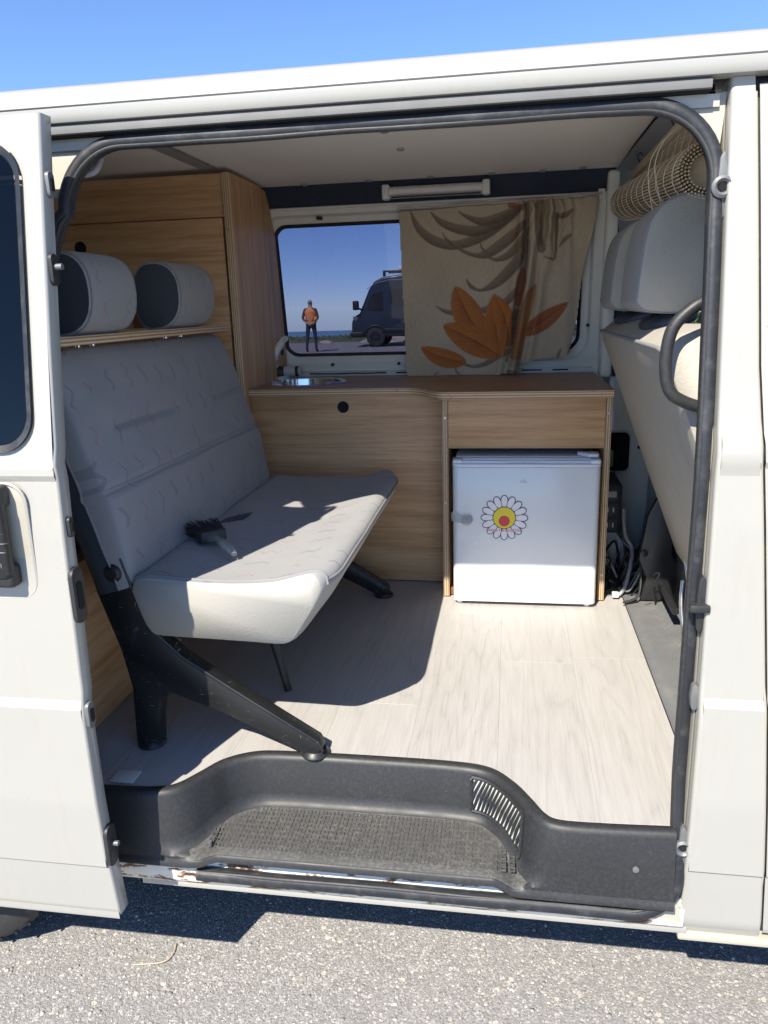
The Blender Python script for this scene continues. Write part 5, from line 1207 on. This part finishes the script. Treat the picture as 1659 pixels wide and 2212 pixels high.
# ------------------------------------------------------------------ dark camper parked behind
def camper():
    C = empty('dark_camper'); tag(C, 'dark blue high roof camper parked side on behind the standing person', 'van')
    y0, y1 = 28.0, 30.0
    prof = [(-4.98, .38), (-5.06, .62), (-5.04, .95), (-4.92, 1.14), (-4.70, 1.26), (-4.34, 2.10), (-4.15, 2.36), (-3.85, 2.50), (-3.2, 2.58), (-1.5, 2.60), (.40, 2.58), (.52, 2.45), (.55, .45), (.45, .36)]
    body = prism('body', prof, 1, y0, y1, 'camper_paint', C, .10, 4, 20)
    prism('side_window', [(-4.50, 1.36), (-4.26, 1.92), (-4.0, 2.0), (-3.83, 2.0), (-3.83, 1.33), (-4.2, 1.30)], 1, y0-.006, y0+.01, 'clear_glass', C, .0)
    prism('window_interior', [(-4.46, 1.38), (-4.24, 1.90), (-3.99, 1.98), (-3.85, 1.98), (-3.85, 1.35), (-4.2, 1.32)], 1, y0-.003, y0-.001, 'sleeve', C)
    prism('quarter_window', [(-4.66, 1.33), (-4.56, 1.52), (-4.54, 1.36)], 1, y0-.006, y0+.01, 'dark_glass', C)
    prism('slide_window', rrect(-3.55, -2.6, 1.42, 2.05, .06, 4), 1, y0-.008, y0+.01, 'camper_black', C)
    prism('windscreen', [(-4.74, 1.26), (-4.36, 2.10), (-4.33, 2.08), (-4.70, 1.25)], 1, y0+.14, y1-.14, 'dark_glass', C)
    tube('roof_seam', [(-4.42, y0-.004, 2.10), (-4.1, y0-.004, 2.30), (-3.6, y0-.004, 2.40), (.3, y0-.004, 2.42)], .012, 'trim_grey', C, 6)
    box('bumper', -5.10, -4.6, y0-.03, y1+.03, .36, .58, 'camper_black', C, .05, 3); box('side_trim', -3.9, .4, y0-.03, y0+.01, .52, .68, 'camper_black', C, .02)
    box('mirror', -4.94, -4.72, y0-.26, y0-.06, 1.36, 1.70, 'camper_black', C, .05, 3); tube('mirror_arm', [(-4.75, y0-.1, 1.42), (-4.6, y0+.05, 1.36)], .035, 'camper_black', C, 8)
    box('headlight', -4.99, -4.80, y0-.012, y0+.2, .98, 1.14, 'clear_plastic', C, .03)
    for x in (-4.15, -.55):
        for y in (y0-.02, y1-.22):
            wv = lathe('wheel', [(.20, -.12), (.30, -.12), (.345, -.09), (.36, 0), (.345, .09), (.30, .12), (.20, .12)], (x, y+.12, .36), 'tyre', C, 36, 'y'); lathe('rim', [(.21, -.11), (.16, -.06), (.05, -.09), (.0, -.09)], (x, y+.12, .36), 'dark_metal', wv, 24, 'y')
            if y < y0: tube('arch', [(x+.43*math.cos(R(a)), y0-.012, .36+.43*math.sin(R(a))) for a in range(0, 181, 15)], .03, 'camper_black', C, 6)
    rk = tube('roof_rack', [(-3.85, y0+.3, 2.72), (.2, y0+.3, 2.72)], .03, 'camper_black', C, 8); tube('rack_rail', [(-3.85, y1-.3, 2.72), (.2, y1-.3, 2.72)], .03, 'camper_black', rk, 8)
    for x in (-3.8, -2.8, -1.6, 0): box('rack_foot', x-.05, x+.05, y0+.26, y0+.34, 2.54, 2.72, 'camper_black', rk, .01); tube('rack_bar', [(x, y0+.3, 2.74), (x, y1-.3, 2.74)], .02, 'camper_black', rk, 6)
    box('roof_box', -3.3, -2.2, y0+.5, y1-.5, 2.76, 2.90, 'white_plastic', C, .03)
camper()
# ------------------------------------------------------------------ put each Empty at the base of its thing
bpy.context.view_layer.update()
for o in [q for q in COL.objects if q.type == 'EMPTY' and q.parent is None]:
    co = []
    for c in o.children_recursive:
        if c.type == 'MESH': co += [c.matrix_world @ Vector(b) for b in c.bound_box]
    mn_ = [min(v[i] for v in co) for i in range(3)]; mx_ = [max(v[i] for v in co) for i in range(3)]
    base = Vector(((mn_[0]+mx_[0])/2, (mn_[1]+mx_[1])/2, mn_[2])); o.location = base
    for c in o.children: c.location = c.location-base
